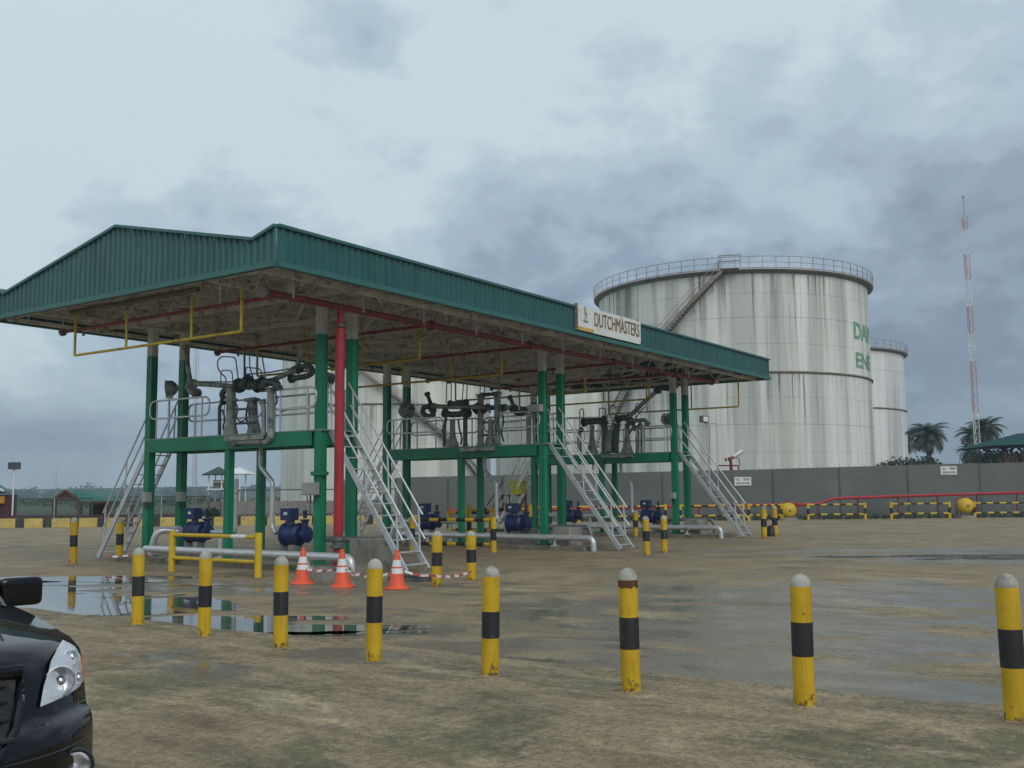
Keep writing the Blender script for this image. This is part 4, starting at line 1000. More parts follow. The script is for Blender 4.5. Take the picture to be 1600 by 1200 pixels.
for i, X1 in enumerate(XI):
    dx = X1-XI[0]
    xf = 15.0+dx if i == 0 else X1-.3; xf2 = 14.75+dx if i == 0 else X1-.4
    ye = -1.9
    pipe('supply_pipe', 'long silver ground pipe with an elbow along the %s platform' % IS[i], [(xf, 5.25, .36), (xf2, ye, .36), (xf2, ye-.02, 0)], .085, rad=.28, group='silver supply pipes', supports=[(xf, 4.2, .3), (xf2+.05, -.6, .3)])
    pipe('supply_pipe', 'short silver pipe bending up into the left meter of the %s platform' % IS[i], [(X1-.1, 5.95, .15), (X1-.05, 5.75, .80), (X1+.4, 5.5, .74)], .085, rad=.3, group='silver supply pipes', flanges=[((X1+.4, 5.5, .74), (0, 1, 0))])
    pipe('meter_outlet_pipe', 'silver vertical pipe from the left meter of the %s platform' % IS[i], [(X1+.45, 4.25, .74), (X1+.45, 3.35, .74), (X1+.45, 3.35, 2.05 if i == 0 else 3.0)], .055, rad=.12, group='silver meter outlets', supports=[(X1+.45, 3.9, .68)])
    pipe('meter_outlet_pipe', 'silver vertical pipe with a jog from the right meter of the %s platform' % IS[i], [(X1+.45, 1.9, .74), (X1+.45, 2.05, .9), (X1+.45, 2.05, 1.95), (X1+.45, 2.50, 2.35), (X1+.45, 2.50, 3.05)], .06, rad=.1, group='silver meter outlets')
    pipe('return_pipe', 'dull grey pipe leaving under the right end of the %s platform' % IS[i], [(X1+.75, .7, .62), (X1+.8, -1.1, .62), (X1+.8, -1.15, .1)] if i else [(X1+.9, .9, .62), (X1+1.0, -1.6, .62)], .07, M_galvd, group='dull return pipes', supports=[(X1+.8, -.6, .56)])
m = MB()
for i, X1 in enumerate(XI):
    m = MB(); c = (X1+.75, -.85, .36) if i == 0 else (X1+.1, -.75, .33)
    m.box(c, (.75, .62, .62)); o = m.build('concrete_block', M_conc); bv = o.modifiers.new('bevel', 'BEVEL'); bv.width = .03; bv.segments = 2
    tag(o, 'square grey concrete block under the right stair of the %s platform' % IS[i], 'concrete block', 'concrete blocks by the stairs')
for i, X1 in enumerate(XI[1:]):
    m = MB(); c = (X1+.9, .9, .3); m.box(c, (.5, .5, .5)); m.build('concrete_block', M_conc); tag(COL.objects[-1], 'low concrete block beside the right meter of the %s platform' % IS[i+1], 'concrete block', 'concrete blocks by the stairs')
# green cabinet style post under platform 1 and junction boxes
def jbox(c, s, label, flange=False, mm=M_box):
    t = thing('junction_box', label, 'junction box', c, 'grey electrical boxes on the columns')
    m = MB(); m.box(c, s); o = m.build('box', mm, t); bv = o.modifiers.new('bevel', 'BEVEL'); bv.width = .012; bv.segments = 2
    m = MB(); m.box((c[0]-s[0]/2-.006, c[1], c[2]), (.012, s[1]*.88, s[2]*.86)); m.build('lid', mm, t)
    m = MB()
    for k in (-.3, 0, .3): m.tube([(c[0], c[1]+s[1]*k, c[2]-s[2]/2), (c[0]+.02, c[1]+s[1]*k*.8, c[2]-s[2]/2-.18)], .012, 5)
    m.build('cable_gland', M_rubber, t)
jbox((15.50, .06, 1.78), (.16, .40, .28), 'white grey junction box low on the first right column')
jbox((15.53, 6.0, 1.62), (.16, .22, .26), 'small grey box low on the first left column')
jbox((16.53, 5.95, 1.62), (.16, .22, .26), 'small grey box low on the far left column of the first platform')
jbox((24.64, .1, 4.15), (.2, .44, .22), 'grey box high on the right column of the middle platform')
jbox((33.5, .0, 1.5), (.14, .18, .22), 'small grey box on the right column of the farthest platform')
for X1 in XI[:1]:
    m = MB(); m.lathe((X1-.02, .0, 2.12), [(.13, -.05), (.20, -.04), (.20, .04), (.13, .05)], 8); o = m.build('column_clamp', M_green); tag(o, 'dark green bolted clamp round the first right column', 'clamp')

# ------------------------------------------------------------------ loading arms
def arm(X, label, tubes, name='tanker_loader'):
    # tubes: (part, material, radius, [(u, v[, X])...], bend radius)
    t = None
    for part, mm, r, pp, rad in tubes:
        pts = [PX(q[0], q[1], X+(q[2] if len(q) > 2 else 0)) for q in pp]
        if t is None:
            t = thing(name, label, 'tanker loader', (pts[0].x, pts[0].y, 3.11), 'grey bottom and top loading arms on the platforms')
        m = MB()
        if isinstance(r, tuple): m.tube(pts, list(r), 12)
        else: m.tube(rounded(pts, rad, 4) if rad else pts, r, 12 if r > .04 else 6)
        if r != tuple and not isinstance(r, tuple) and r >= .055:   # flanges at both ends of heavy pipes
            for k, (e, nb) in enumerate(((pts[0], pts[1]), (pts[-1], pts[-2]))):
                ax = (nb-e).normalized(); m.lathe(e, [(r*1.55, 0), (r*1.55, .022)], 14, ax=ax)
                m.lathe(e+ax*.06, [(r*1.55, 0), (r*1.55, .022)], 14, ax=ax)
        m.build(part, mm, t)
    return t
A, K, S_ = M_arm, M_armd, M_galvd
arm(16.0, 'left loading arm on the nearest platform with a long horizontal boom', [
    ('pedestal', A, (.21, .13, .12, .12, .12), [(360, 684), (361, 664), (361, 655), (361, 630), (361, 607)], 0),
    ('collar', A, (.17, .17), [(361, 627), (361, 623)], 0),
    ('swivel_joint', K, .075, [(352, 628), (346, 616), (352, 608), (366, 607), (372, 600)], .1),
    ('boom', A, .062, [(392, 603), (372, 604), (300, 599)], .1),
    ('tie_rod', S_, .018, [(372, 597), (300, 596)], 0),
    ('elbow', A, .085, [(303, 600), (296, 600), (293, 606), (300, 613), (309, 615)], .08),
    ('drop_pipe', A, .062, [(298, 600), (293, 570), (290, 540)], .2),
    ('counterweight', K, .12, [(372, 603), (390, 597)], 0),
    ('valve', K, .08, [(384, 596), (399, 603), (405, 600)], .05),
    ('riser_pipe', K, .045, [(343, 680), (343, 634), (350, 628)], .1),
    ('operating_handle', S_, .017, [(373, 600), (368, 558), (346, 557), (340, 563), (340, 576), (347, 585), (353, 590), (353, 600)], .12),
    ('operating_handle', S_, .015, [(345, 602), (345, 582), (348, 578.5), (360, 579), (363, 583), (364, 602)], .06),
    ('hose', K, .022, [(367, 625), (372, 640), (368, 652), (376, 660), (384, 655)], .15),
    ('hose', K, .025, [(347, 640), (352, 655), (348, 668), (352, 676)], .15),
    ('bracket', K, .03, [(368, 640), (400, 638)], 0), ('bracket', K, .03, [(368, 662), (400, 660)], 0),
])
arm(16.35, 'right loading arm on the nearest platform with a raised boom and hooked end', [
    ('pedestal', A, (.20, .14, .12, .12, .13), [(397, 681), (397, 664), (396, 655), (395, 640), (394, 622)], 0),
    ('collar', A, (.20, .20), [(394, 627), (394, 623)], 0),
    ('swivel_joint', K, .08, [(412, 611), (411, 600), (424, 598), (433, 601), (434, 609)], .1),
    ('boom', A, .062, [(404, 603), (440, 588), (462, 577)], .2),
    ('tie_rod', S_, .02, [(384, 585), (420, 582), (460, 575)], 0),
    ('elbow', K, .07, [(454, 592), (466, 590), (480, 588), (489, 582), (486, 573), (476, 571), (466, 577)], .15),
    ('drop_pipe', A, .065, [(462, 583), (468, 562), (471, 543)], .2),
    ('counterweight', K, .11, [(400, 604), (412, 598)], 0),
    ('operating_handle', S_, .017, [(416, 598), (409, 553), (392, 552), (390, 556), (390, 574), (395, 588), (397, 600)], .12),
    ('operating_handle', S_, .016, [(384, 600), (384, 576), (386, 574), (405, 576), (409, 581), (410, 600)], .08),
    ('lift_rod', K, .028, [(382, 548), (382, 584), (384, 600)], 0),
    ('hose', K, .022, [(430, 612), (434, 628), (428, 634), (424, 625)], .1),
    ('hose', K, .028, [(388, 630), (384, 650), (388, 665), (394, 668)], .15),
])
arm(15.55, 'near vertical riser pipe with drip elbow at the front of the nearest platform', [
    ('riser_pipe', A, .085, [(423, 606), (423, 684), (418, 690), (366, 690)], .15),
    ('swivel_joint', K, .085, [(412, 606), (413, 597), (426, 596), (434, 600), (433, 608)], .1),
    ('second_riser', A, .06, [(412, 690), (412, 640), (410, 625)], .1),
    ('valve', K, .06, [(416, 688), (420, 680)], 0),
], 'riser_loader')
arm(25.3, 'left loading arm on the middle platform with a hooked end', [
    ('pedestal', A, (.22, .10, .09, .09), [(707, 698), (707, 680), (707, 668), (707, 655)], 0),
    ('boom', A, .075, [(764, 636), (720, 636), (677, 635)], .1),
    ('elbow', K, .085, [(674, 635), (661, 636), (660, 647), (669, 651), (678, 649), (676, 640)], .12),
    ('drop_pipe', K, .065, [(677, 640), (672, 628), (667, 614)], .1),
    ('swivel_joint', K, .10, [(694, 645), (705, 648), (720, 647), (733, 645)], .1),
    ('manifold', K, .075, [(702, 631), (715, 630), (730, 629)], .1),
    ('riser_pipe', K, .075, [(727, 698), (727, 650), (724, 640)], .1),
    ('riser_pipe', K, .05, [(694, 698), (695, 664), (697, 652)], .1),
    ('operating_handle', S_, .018, [(697, 630), (699, 572), (705, 572), (705, 628)], .05),
    ('operating_handle', S_, .018, [(722, 630), (726, 574), (731, 574), (729, 628)], .05),
    ('hose', K, .03, [(716, 655), (718, 672), (722, 685), (720, 694)], .1), ('hose', K, .03, [(695, 660), (690, 672), (695, 684)], .1),
    ('bracket', K, .03, [(704, 598), (699, 598)], 0),
])
arm(25.5, 'right loading arm on the middle platform with twin tall risers', [
    ('pedestal', A, (.22, .10, .09, .09), [(766, 697), (766, 682), (767, 668), (767, 655)], 0),
    ('riser_pipe', A, .105, [(751, 697), (751, 616)], 0),
    ('riser_pipe', A, .105, [(777, 697), (777, 612)], 0),
    ('cross_pipe', K, .06, [(752, 618), (762, 616), (776, 616)], .1),
    ('cross_pipe', K, .08, [(754, 641), (765, 637), (790, 637)], .1),
    ('boom', A, .075, [(780, 637), (803, 637)], .1),
    ('valve', K, .11, [(742, 640), (752, 634)], .05),
    ('elbow', K, .10, [(802, 637), (807, 645), (817, 645), (820, 638)], .1),
    ('drop_pipe', K, .06, [(805, 641), (800, 628), (796, 619)], .1),
    ('operating_handle', S_, .018, [(750, 614), (752, 577), (757, 577), (757, 614)], .05),
    ('operating_handle', S_, .018, [(774, 610), (776, 580), (782, 580), (781, 610)], .05),
    ('bracket', K, .035, [(752, 660), (777, 660)], 0), ('bracket', K, .035, [(752, 680), (777, 680)], 0),
    ('hose', K, .03, [(784, 640), (787, 660), (783, 676), (787, 690)], .1),
])
arm(34.2, 'left loading arm on the farthest platform', [
    ('pedestal', A, (.26, .12, .10, .10), [(925, 709), (925, 692), (925, 680), (925, 664)], 0),
    ('swivel_joint', K, .12, [(911, 660), (922, 659), (936, 658), (946, 656)], .1),
    ('riser_pipe', K, .13, [(945, 709), (945, 672), (943, 660)], .1),
    ('riser_pipe', A, .13, [(951, 708), (951, 672)], .1),
    ('riser_pipe', K, .07, [(905, 706), (904, 676), (910, 670)], .1),
    ('operating_handle', S_, .022, [(906, 680), (906, 641), (909, 638), (912, 641), (912, 664)], .08),
    ('operating_handle', S_, .022, [(937, 660), (936, 638), (946, 638), (947, 660)], .08),
    ('tie_rod', S_, .022, [(914, 658), (922, 652), (932, 657)], .05),
])
arm(34.4, 'right loading arm on the farthest platform with a steep raised boom', [
    ('pedestal', A, (.26, .12, .10, .10), [(980, 709), (980, 692), (980, 680), (980, 662)], 0),
    ('riser_pipe', K, .14, [(961, 708), (962, 680), (964, 662)], .1),
    ('boom', A, .085, [(982, 652), (1005, 630), (1027, 610)], .1),
    ('tie_rod', S_, .025, [(992, 655), (1003, 640), (1008, 636)], .1),
    ('elbow', K, .11, [(1027, 612), (1031, 605), (1044, 607), (1056, 604), (1058, 598)], .1),
    ('swivel_joint', K, .12, [(964, 656), (974, 652), (986, 656), (984, 664)], .1),
    ('cross_pipe', A, .08, [(986, 657), (1000, 657), (1008, 656), (1012, 664)], .2),
    ('riser_pipe', A, .09, [(1004, 712), (1004, 668), (998, 665)], .1),
    ('riser_pipe', A, .08, [(996, 712), (996, 672), (990, 668)], .1),
    ('drip_pipe', A, .06, [(1006, 713), (960, 714)], .1),
    ('operating_handle', S_, .022, [(957, 655), (951, 645), (953, 634), (960, 632), (963, 640)], .1),
    ('operating_handle', S_, .022, [(993, 652), (993, 633), (996, 630), (999, 634), (998, 648)], .08),
    ('hose', K, .04, [(992, 660), (985, 675), (978, 684)], .1),
])
# round platform floodlights
def plamp(u, v, X, label, r=.17, face=(-.6, .8, 0), postv=None):
    c = PX(u, v, X); t = thing('platform_lamp', label, 'floodlight', (c.x, c.y, 3.11), 'round floodlights on the platforms')
    ax = Vector(face).normalized()
    m = MB(); m.lathe(c-ax*.16, [(.05, -.06), (r*.7, 0), (r, .08), (r*1.08, .22), (r*1.12, .26)], 16, ax=ax); h = m.build('lamp_body', M_arm, t)
    m = MB(); m.lathe(c+ax*.095, [(r, 0), (r*.8, .02), (.01, .03)], 16, ax=ax); m.build('lens', M_lens, h)
    m = MB(); m.tube([c-UP*r*.9, Vector((c.x, c.y, 3.1))], .03, 8); m.box(c-UP*r*1.05, (.12, .16, .1)); m.build('post', M_galv, t)
plamp(265, 607, 15.9, 'round floodlight at the left end of the nearest platform', .20, (-.7, .5, -.1))
plamp(512, 592, 16.6, 'long hooded floodlight behind the first right column', .15, (.2, -.9, -.3))
plamp(636, 640, 25.2, 'grey floodlight at the left end of the middle platform', .26, (.5, .6, -.4))
plamp(1042, 655, 34.3, 'grey floodlight at the right end of the farthest platform', .22, (-.5, -.8, -.1))
p = PX(829, 670, 25.2); t = thing('notice_panel', 'pale hanging panel at the right end of the middle platform', 'panel', p)
m = MB(); m.box((p.x, p.y, 3.55), (.04, .30, .85)); m.build('panel', M_box, t); m = MB(); m.box((p.x, p.y, 4.05), (.05, .36, .05)); m.build('frame', M_galvd, t)

# ------------------------------------------------------------------ barrier in front of the nearest platform
def barrier(a, b_, h, label, zr, r=.065, stripes=0, white=None, group='painted pipe barriers'):
    a, b_ = Vector(a), Vector(b_); t = thing('pipe_barrier', label, 'barrier', a, group)
    for p in (a, b_):
        m = MB(); 
        if stripes: striped(m, p, p+UP*h, r, 3, 12)
        else: m.tube([p, p+UP*h], r, 14)
        m.build('post', [M_yel, M_blk], t)
    for z in zr:
        m = MB()
        if stripes: striped(m, a+UP*z, b_+UP*z, r*.62, stripes, 8)
        else: m.tube([a+UP*z, b_+UP*z], r*.55, 10)
        m.build('rail', [M_yel, M_blk], t)
    if white: m = MB(); m.tube([a.lerp(b_, white[0])+UP*zr[-1], a.lerp(b_, white[1])+UP*zr[-1]], r*.60, 10); m.build('white_sleeve', M_white, t)
a, b_ = G(268, 893), G(403, 902)
barrier(a, b_, D(268, 829, (a-CAM).dot(FWD)).z, 'yellow pipe barrier behind the second and third front bollards', (.30, .80), .075, 0, (.71, .87))
a, b_ = G(644, 861), G(771, 863)
barrier(a, b_, .98, 'yellow and black striped barrier left of the middle platform, front one', (.22, .90), .085, 9)
a, b_ = G(702, 840), G(768, 840)
barrier(a, b_, 1.0, 'yellow and black striped barrier under the middle platform, rear one', (.3, .93), .09, 6)
a, b_ = G(733, 848), G(828, 846)
barrier(a, b_, 1.25, 'yellow and black striped barrier beyond the middle platform meters', (.4, 1.1), .085, 7)

# ------------------------------------------------------------------ bollards
def bollard(h, r):
    q = random.uniform(-.018, .018); q2 = q+random.uniform(-.012, .012)
    t = thing('bollard', 'x', 'bollard', (0, 0, 0), 'yellow and black bollards with white caps')
    m = MB(); m.lathe((0, 0, 0), [(r, -.05), (r, h*.90)], 24, cap=False); m.build('post', M_yelb, t, local=True)
    m = MB(); m.lathe((0, 0, 0), [(r+.0015, h*(.362+q)), (r+.0015, h*(.612+q2))], 24, cap=False); m.build('black_band', M_blk, t, local=True)
    m = MB(); m.lathe((0, 0, 0), [(r*.99, h*.885), (r*.985, h*.905)]+[(r*.97*max(0, 1-(a/9)**2.1)**.62+.001, h*.905+h*.092*(a/9)) for a in range(1, 10)], 24, cap=False); m.build('cap', M_cap, t, local=True)
    m = MB(); m.lathe((0, 0, 0), [(r+.012, -.01), (r+.018, .003), (r+.001, .014)], 18, cap=False); m.build('grout_collar', M_apron, t, local=True)
    return t
def yel_bollard():
    m = bpy.data.materials.new('bollard_yellow'); m.use_nodes = True; t = m.node_tree; p = t.nodes['Principled BSDF']
    gp = N(t, 'ShaderNodeNewGeometry').outputs['Position']; s = N(t, 'ShaderNodeSeparateXYZ'); t.links.new(gp, s.inputs[0])
    c = ramp(t, nz(t, gp, 3, 4), [(.35, (.50, .305, .006)), (.6, (.61, .385, .009))])
    low = math_(t, 'SUBTRACT', .62, math_(t, 'MULTIPLY', s.outputs[2], 3.2), True)       # splash dirt near the ground
    f = ramp(t, math_(t, 'ADD', nz(t, gp, 16, 6, .7), math_(t, 'MULTIPLY', low, .34)), [(.63, (0, 0, 0)), (.72, (1, 1, 1))])
    c = mixc(t, math_(t, 'MULTIPLY', f, .85), c, (.055, .04, .025))
    st = ramp(t, nz(t, vscale(t, gp, (1, 1, .15)), 22, 4), [(.56, (0, 0, 0)), (.7, (1, 1, 1))])
    c = mixc(t, math_(t, 'MULTIPLY', st, .35), c, (.25, .17, .02))
    t.links.new(c, p.inputs['Base Color']); p.inputs['Roughness'].default_value = .48
    b = N(t, 'ShaderNodeBump'); b.inputs['Strength'].default_value = .25; b.inputs['Distance'].default_value = .004
    t.links.new(nz(t, gp, 30, 4), b.inputs['Height']); t.links.new(b.outputs[0], p.inputs['Normal']); return m
M_yelb = yel_bollard()
BL = [(215, 977, 855, .075, 'front row bollard nearest the black car, leftmost of the row', .022), (319, 995, 859, .075, 'second front row bollard from the left, before the left half of the yellow barrier', .022),
      (438, 1013, 868, .078, 'third front row bollard from the left, before the yellow barrier end', .022), (584, 1034, 872, .078, 'fourth front row bollard from the left, between the right two cones', .022),
      (766, 1056, 883, .08, 'fifth front row bollard from the left, right of the cones', .022), (986, 1081, 886, .08, 'sixth front row bollard from the left with rusty stains below its cap', .022),
      (1257, 1103, 895, .08, 'seventh front row bollard from the left, alone on the wet yard', .022), (1589, 1127, 895, .08, 'rightmost front row bollard at the picture edge', .022),
      (114, 881, 808, .09, 'bollard behind the puddle, left of the far left stair', 0), (186, 876, 809, .09, 'bollard standing behind the far left stair', 0),
      (682, 916, 829, .095, 'bollard at the foot of the front stair, tied with red and white tape', 0), (737, 907, 829, .095, 'bollard right of the front stair at the tape end', 0),
      (1011, 868, 806, .09, 'left bollard of the pair between middle and farthest stairs', 0), (1038, 864, 805, .09, 'right bollard of the pair between middle and farthest stairs', 0),
      (993, 840, 797, .09, 'bollard behind the pair, below the farthest platform', 0), (1194, 842, 790, .10, 'left bollard right of the farthest stair', 0), (1212, 838, 790, .10, 'right bollard right of the farthest stair', 0), (771, 862, 806, .085, 'bollard at the right end of the striped barrier', 0)]
for u, vb, vt, r, L, z0 in BL[:-1]:
    p = G(u, vb, z0); dep = (p-CAM).dot(FWD); zt = CAM.z+(D(u, vt, dep).z-CAM.z)
    # top height follows the sight line over the foot point
    d = ray(u, vt); s = sqrt((p.x-CAM.x)**2+(p.y-CAM.y)**2)/sqrt(d.x**2+d.y**2); zt = CAM.z+d.z*s
    o = bollard(zt-z0, r); o['label'] = L; o.location = (p.x, p.y, z0); o.rotation_euler = (random.uniform(-.02, .02), random.uniform(-.02, .02), random.uniform(0, 6))
    if u == 986:
        m = MB(); h = zt-z0; n = 24; vs = []; fs = []
        for k in range(n): a = 2*pi*k/n; vs += [((r+.0025)*cos(a), (r+.0025)*sin(a), h*.897), ((r+.0025)*cos(a), (r+.0025)*sin(a), h*(.87-.045*random.random()))]
        fs = [(2*k, 2*((k+1) % n), 2*((k+1) % n)+1, 2*k+1) for k in range(n)]; m.add(vs, fs); m.build('rust_ring', mat('brown_rust', (.10, .045, .02), .9, var=.4, vscl=20), o, local=True)
p = G(1205, 838); m = MB(); m.lathe((p.x, p.y, 0), [(.16, 0), (.16, .30), (.12, .36), (.05, .4)], 12); tag(m.build('bucket', M_blk), 'small black bucket between the two right bollards', 'bucket')

# ------------------------------------------------------------------ cones, tape, drain
def cone():
    t = thing('traffic_cone', 'x', 'traffic cone', (0, 0, 0), 'orange traffic cones by the front stair')
    R = lambda z: .125*(1-(z-.04)/.66)+.028
    m = MB(); m.lathe((0, 0, 0), [(.225, 0), (.23, .012), (.22, .03), (.17, .04), (R(.05), .055)], 24, cap=True); m.build('base', M_orange, t, local=True)
    zs = [.05, .235, .30, .335, .34]
    def seg(a, b_, mm, nm, e=0): m = MB(); m.lathe((0, 0, 0), [(R(a)+e, a), (R(b_)+e, b_)], 24, cap=False); m.build(nm, mm, t, local=True)
    seg(.05, .60, M_orange, 'body'); seg(.265, .355, M_white, 'reflective_band', .0015); seg(.385, .50, M_white, 'reflective_band', .0015)
    m = MB(); m.lathe((0, 0, 0), [(R(.6), .6), (.038, .62), (.04, .655), (.03, .67)], 16); m.build('tip', M_orange, t, local=True)
    return t
cn = cone(); CL = ['left orange cone with white bands, beside the concrete drain ring', 'middle orange cone before the silver pipe elbow', 'right orange cone at the foot of the front stair']
CP = []
for i, (u, v) in enumerate(((472, 912), (535, 917), (620, 920))):
    p = G(u, v); o = cn if i == 0 else copy_tree(cn); o.location = p; o['label'] = CL[i]; CP.append(p); o.rotation_euler = (random.uniform(-.02, .02), random.uniform(-.02, .02), random.uniform(0, 3))
def tape(pts, label, w=.042):
    t = MB(); P = []
    for i in range(len(pts)-1):
        a, b_ = Vector(pts[i]), Vector(pts[i+1]); L = (b_-a).length; n = max(2, int(L/.14))
        for k in range(n): s = k/n; q = a.lerp(b_, s); q.z -= .10*L*.4*sin(pi*s)+.012*sin(s*23); P.append(q)
    P.append(Vector(pts[-1]))
    vs = []
    for i, q in enumerate(P): tw = .3*sin(i*.7); vs += [q+Vector((tw*w*.5, 0, w/2)), q-Vector((tw*w*.5, 0, w/2))]
    for i in range(len(P)-1): t.add([vs[2*i], vs[2*i+2], vs[2*i+3], vs[2*i+1]], [(0, 1, 2, 3)], i % 2)
    o = t.build('barrier_tape', [mat('tape_red', (.45, .09, .09), .4), M_white]); tag(o, label, 'tape')
c0 = [c+UP*.33 for c in CP]
tape([c0[0]+Vector((0, 0, -.05)), c0[1], G(584, 905, .25)+FWD*.5, c0[2], G(682, 900, .22), G(737, 893, .22)], 'red and white striped tape strung between the cones and bollards')
tape([G(168, 869, .25), G(200, 868, .28), G(232, 866, .3)], 'short red and white tape behind the leftmost front bollard')
dp = G(515, 905); t = thing('drain_ring', 'round mossy concrete drain ring between the left and middle cones', 'drain', dp)
m = MB(); m.lathe((dp.x, dp.y, 0), [(.42, 0), (.42, .22), (.32, .22), (.32, .02)], 24, cap=False); m.build('ring', M_conc, t)
m = MB(); m.lathe((dp.x, dp.y, .0), [(.31, .02), (.31, .03)], 24); m.build('cover', M_blk, t)
dp = G(648, 906); t = thing('drain_pit', 'dark open drain pit with low rim under the foot of the front stair', 'drain', dp)
m = MB(); m.lathe((dp.x, dp.y, 0), [(.52, .0), (.50, .07), (.42, .07), (.42, .008)], 24, cap=False); m.build('rim', M_blkk, t)
m = MB(); m.lathe((dp.x, dp.y, 0), [(.42, .006), (.42, .01)], 24); m.build('opening', M_blk, t)

p = G(533, 842); t = thing('pressure_vessel', 'pale grey upright vessel with a rounded top behind the red riser', 'vessel', p)
m = MB(); m.lathe(p, [(.27, .25), (.29, .4), (.29, 1.95), (.26, 2.1), (.16, 2.2), (.01, 2.23)], 24); m.build('shell', M_greytop, t)
m = MB()
for k in range(3): a = k*2.1; m.tube([p+Vector((.24*cos(a), .24*sin(a), 0)), p+Vector((.24*cos(a), .24*sin(a), .4))], .03, 6)
m.build('leg', M_galvd, t)
# grit and small stones lying about the apron and along the slab edge, weeds at the wall foot
r = random.Random(4); m = MB()
for k in range(2600):
    if k < 900: y = r.uniform(-19, 12); x = 7.72+r.gauss(0, .22)
    else: y = r.uniform(-19, 6); x = r.uniform(-1, 7.6)
    z = .022 if x < 7.6 else .0; a = r.uniform(.003, .009)*(1.6 if r.random() < .08 else 1); p = Vector((x, y, z+a*.3)); t0 = r.uniform(0, 6)
    vs = [p+Vector((a*cos(t0+j*1.571)*r.uniform(.7, 1.3), a*sin(t0+j*1.571)*r.uniform(.7, 1.3), -a*.3)) for j in range(4)]+[p+Vector((r.uniform(-a, a)*.3, r.uniform(-a, a)*.3, a*.7))]
    m.add(vs, [(0, 1, 4), (1, 2, 4), (2, 3, 4), (3, 0, 4)])
tag(m.build('loose_grit', mat('pale_grit', (.30, .27, .21), .9, var=.5, vscl=40)), kind='stuff')
m = MB()
for k in range(900):
    u = r.uniform(900, 1700); p, z, d = wall_at(u); p = p-FWD*r.uniform(.3, 2.6)
    h = r.uniform(.08, .38)*(1.4 if r.random() < .1 else 1)
    for j in range(3): a = r.uniform(0, 6); e = Vector((cos(a), sin(a), 0)); m.add([p-e*.03, p+e*.03, p+e*r.uniform(-.12, .12)+Vector((r.uniform(-.1, .1), r.uniform(-.1, .1), h))], [(0, 1, 2)])
tag(m.build('weeds', M_leaf), kind='stuff')
# lime yellow sheet and red framed access steps behind the middle platform
p = D(809, 762, 42); t = thing('yellow_sheet', 'bright lime yellow panel standing behind the middle platform stair', 'panel', p)
m = MB(); m.box(p, (.05, .68, .55), rz=YAW); m.build('sheet', M_yelsheet, t)
m = MB()
for k in (-.30, -.02, .26): m.beam(p+RGT*k-FWD*.04-UP*.27, p+RGT*(k+.12)-FWD*.04+UP*.27, .02, .03)
m.build('diagonal_bar', M_white, t)
m = MB(); 
for k in (-.33, .33): m.tube([p+RGT*k, Vector((p.x, p.y, 0))+RGT*k], .025, 6)
m.build('leg', M_redd, t)
X = lambda u, v, dd=0: D(u, v, 43)+FWD*dd
t = thing('red_step_platform', 'small red framed step platform with grey steps behind the middle platform', 'step platform', X(790, 812))
for dd in (0, .8):
    m = MB(); m.tube([X(757, 808, dd), X(785, 775, dd)], .035, 6); m.tube([X(760, 790, dd), X(786, 752, dd)], .022, 6); m.build('left_side', M_redd, t)
    m = MB(); m.tube([X(806, 806, dd), X(822, 772, dd)], .035, 6); m.build('right_side', M_redd, t)
m = MB(); m.beam(X(783, 774.5, .4), X(824, 773.5, .4), .9, .06); m.build('deck', M_redd, t)
for k in range(4): m = MB(); m.beam(X(800+k*5, 802-k*8, .4), X(812+k*5, 802-k*8, .4), .8, .03); m.build('step', M_galvd, t)
for u in (786, 821): m = MB(); m.tube([X(u, 812, 0), X(u, 773, 0)], .03, 6); m.build('leg', M_redd, t)

# ------------------------------------------------------------------ black car, lower left
def carpaint():
    m = bpy.data.materials.new('black_car_paint'); m.use_nodes = True; p = m.node_tree.nodes['Principled BSDF']; t = m.node_tree
    p.inputs['Base Color'].default_value = (.002, .0025, .003, 1); p.inputs['Roughness'].default_value = .22; p.inputs['Coat Weight'].default_value = 1.0; p.inputs['Coat Roughness'].default_value = .03
    gp = N(t, 'ShaderNodeNewGeometry').outputs['Position']
    p.inputs['Specular IOR Level'].default_value = .02; t.links.new(ramp(t, nz(t, gp, 9, 5), [(.4, (.3, .3, .3)), (.7, (.45, .45, .45))]), p.inputs['Roughness']); return m
M_car = carpaint(); M_carpl = mat('black_bumper_plastic', (.02, .021, .023), .5, var=.15)
M_glass = bpy.data.materials.new('car_glass'); M_glass.use_nodes = True; q = M_glass.node_tree.nodes['Principled BSDF']; q.inputs['Base Color'].default_value = (.02, .025, .025, 1); q.inputs['Roughness'].default_value = .03; q.inputs['Coat Weight'].default_value = 1
M_clear = bpy.data.materials.new('clear_lens'); M_clear.use_nodes = True; q = M_clear.node_tree.nodes['Principled BSDF']; q.inputs['Base Color'].default_value = (.95, .97, 1, 1); q.inputs['Roughness'].default_value = .02; q.inputs['Transmission Weight'].default_value = 1; q.inputs['IOR'].default_value = 1.12
M_silver = mat('bright_lamp_housing', (.80, .83, .86), .38, .35, var=.12, vscl=25)
M_chrome = mat('chrome', (.92, .93, .95), .28, .9, var=.08); M_amber = mat('amber_lens', (.75, .16, .01), .2, var=.1)
CF = (RGT*.70-FWD*.714).normalized(); CLf = Vector((-CF.y, CF.x, 0))
if CLf.dot(RGT) < 0: CLf = -CLf
cc_ = D(153, 1100, 4.72); cc_.z = 0
CO = cc_-CLf*.93+CF*.27
car = thing('parked_car', 'black car at the lower left edge, only its front corner in view', 'car', CO)
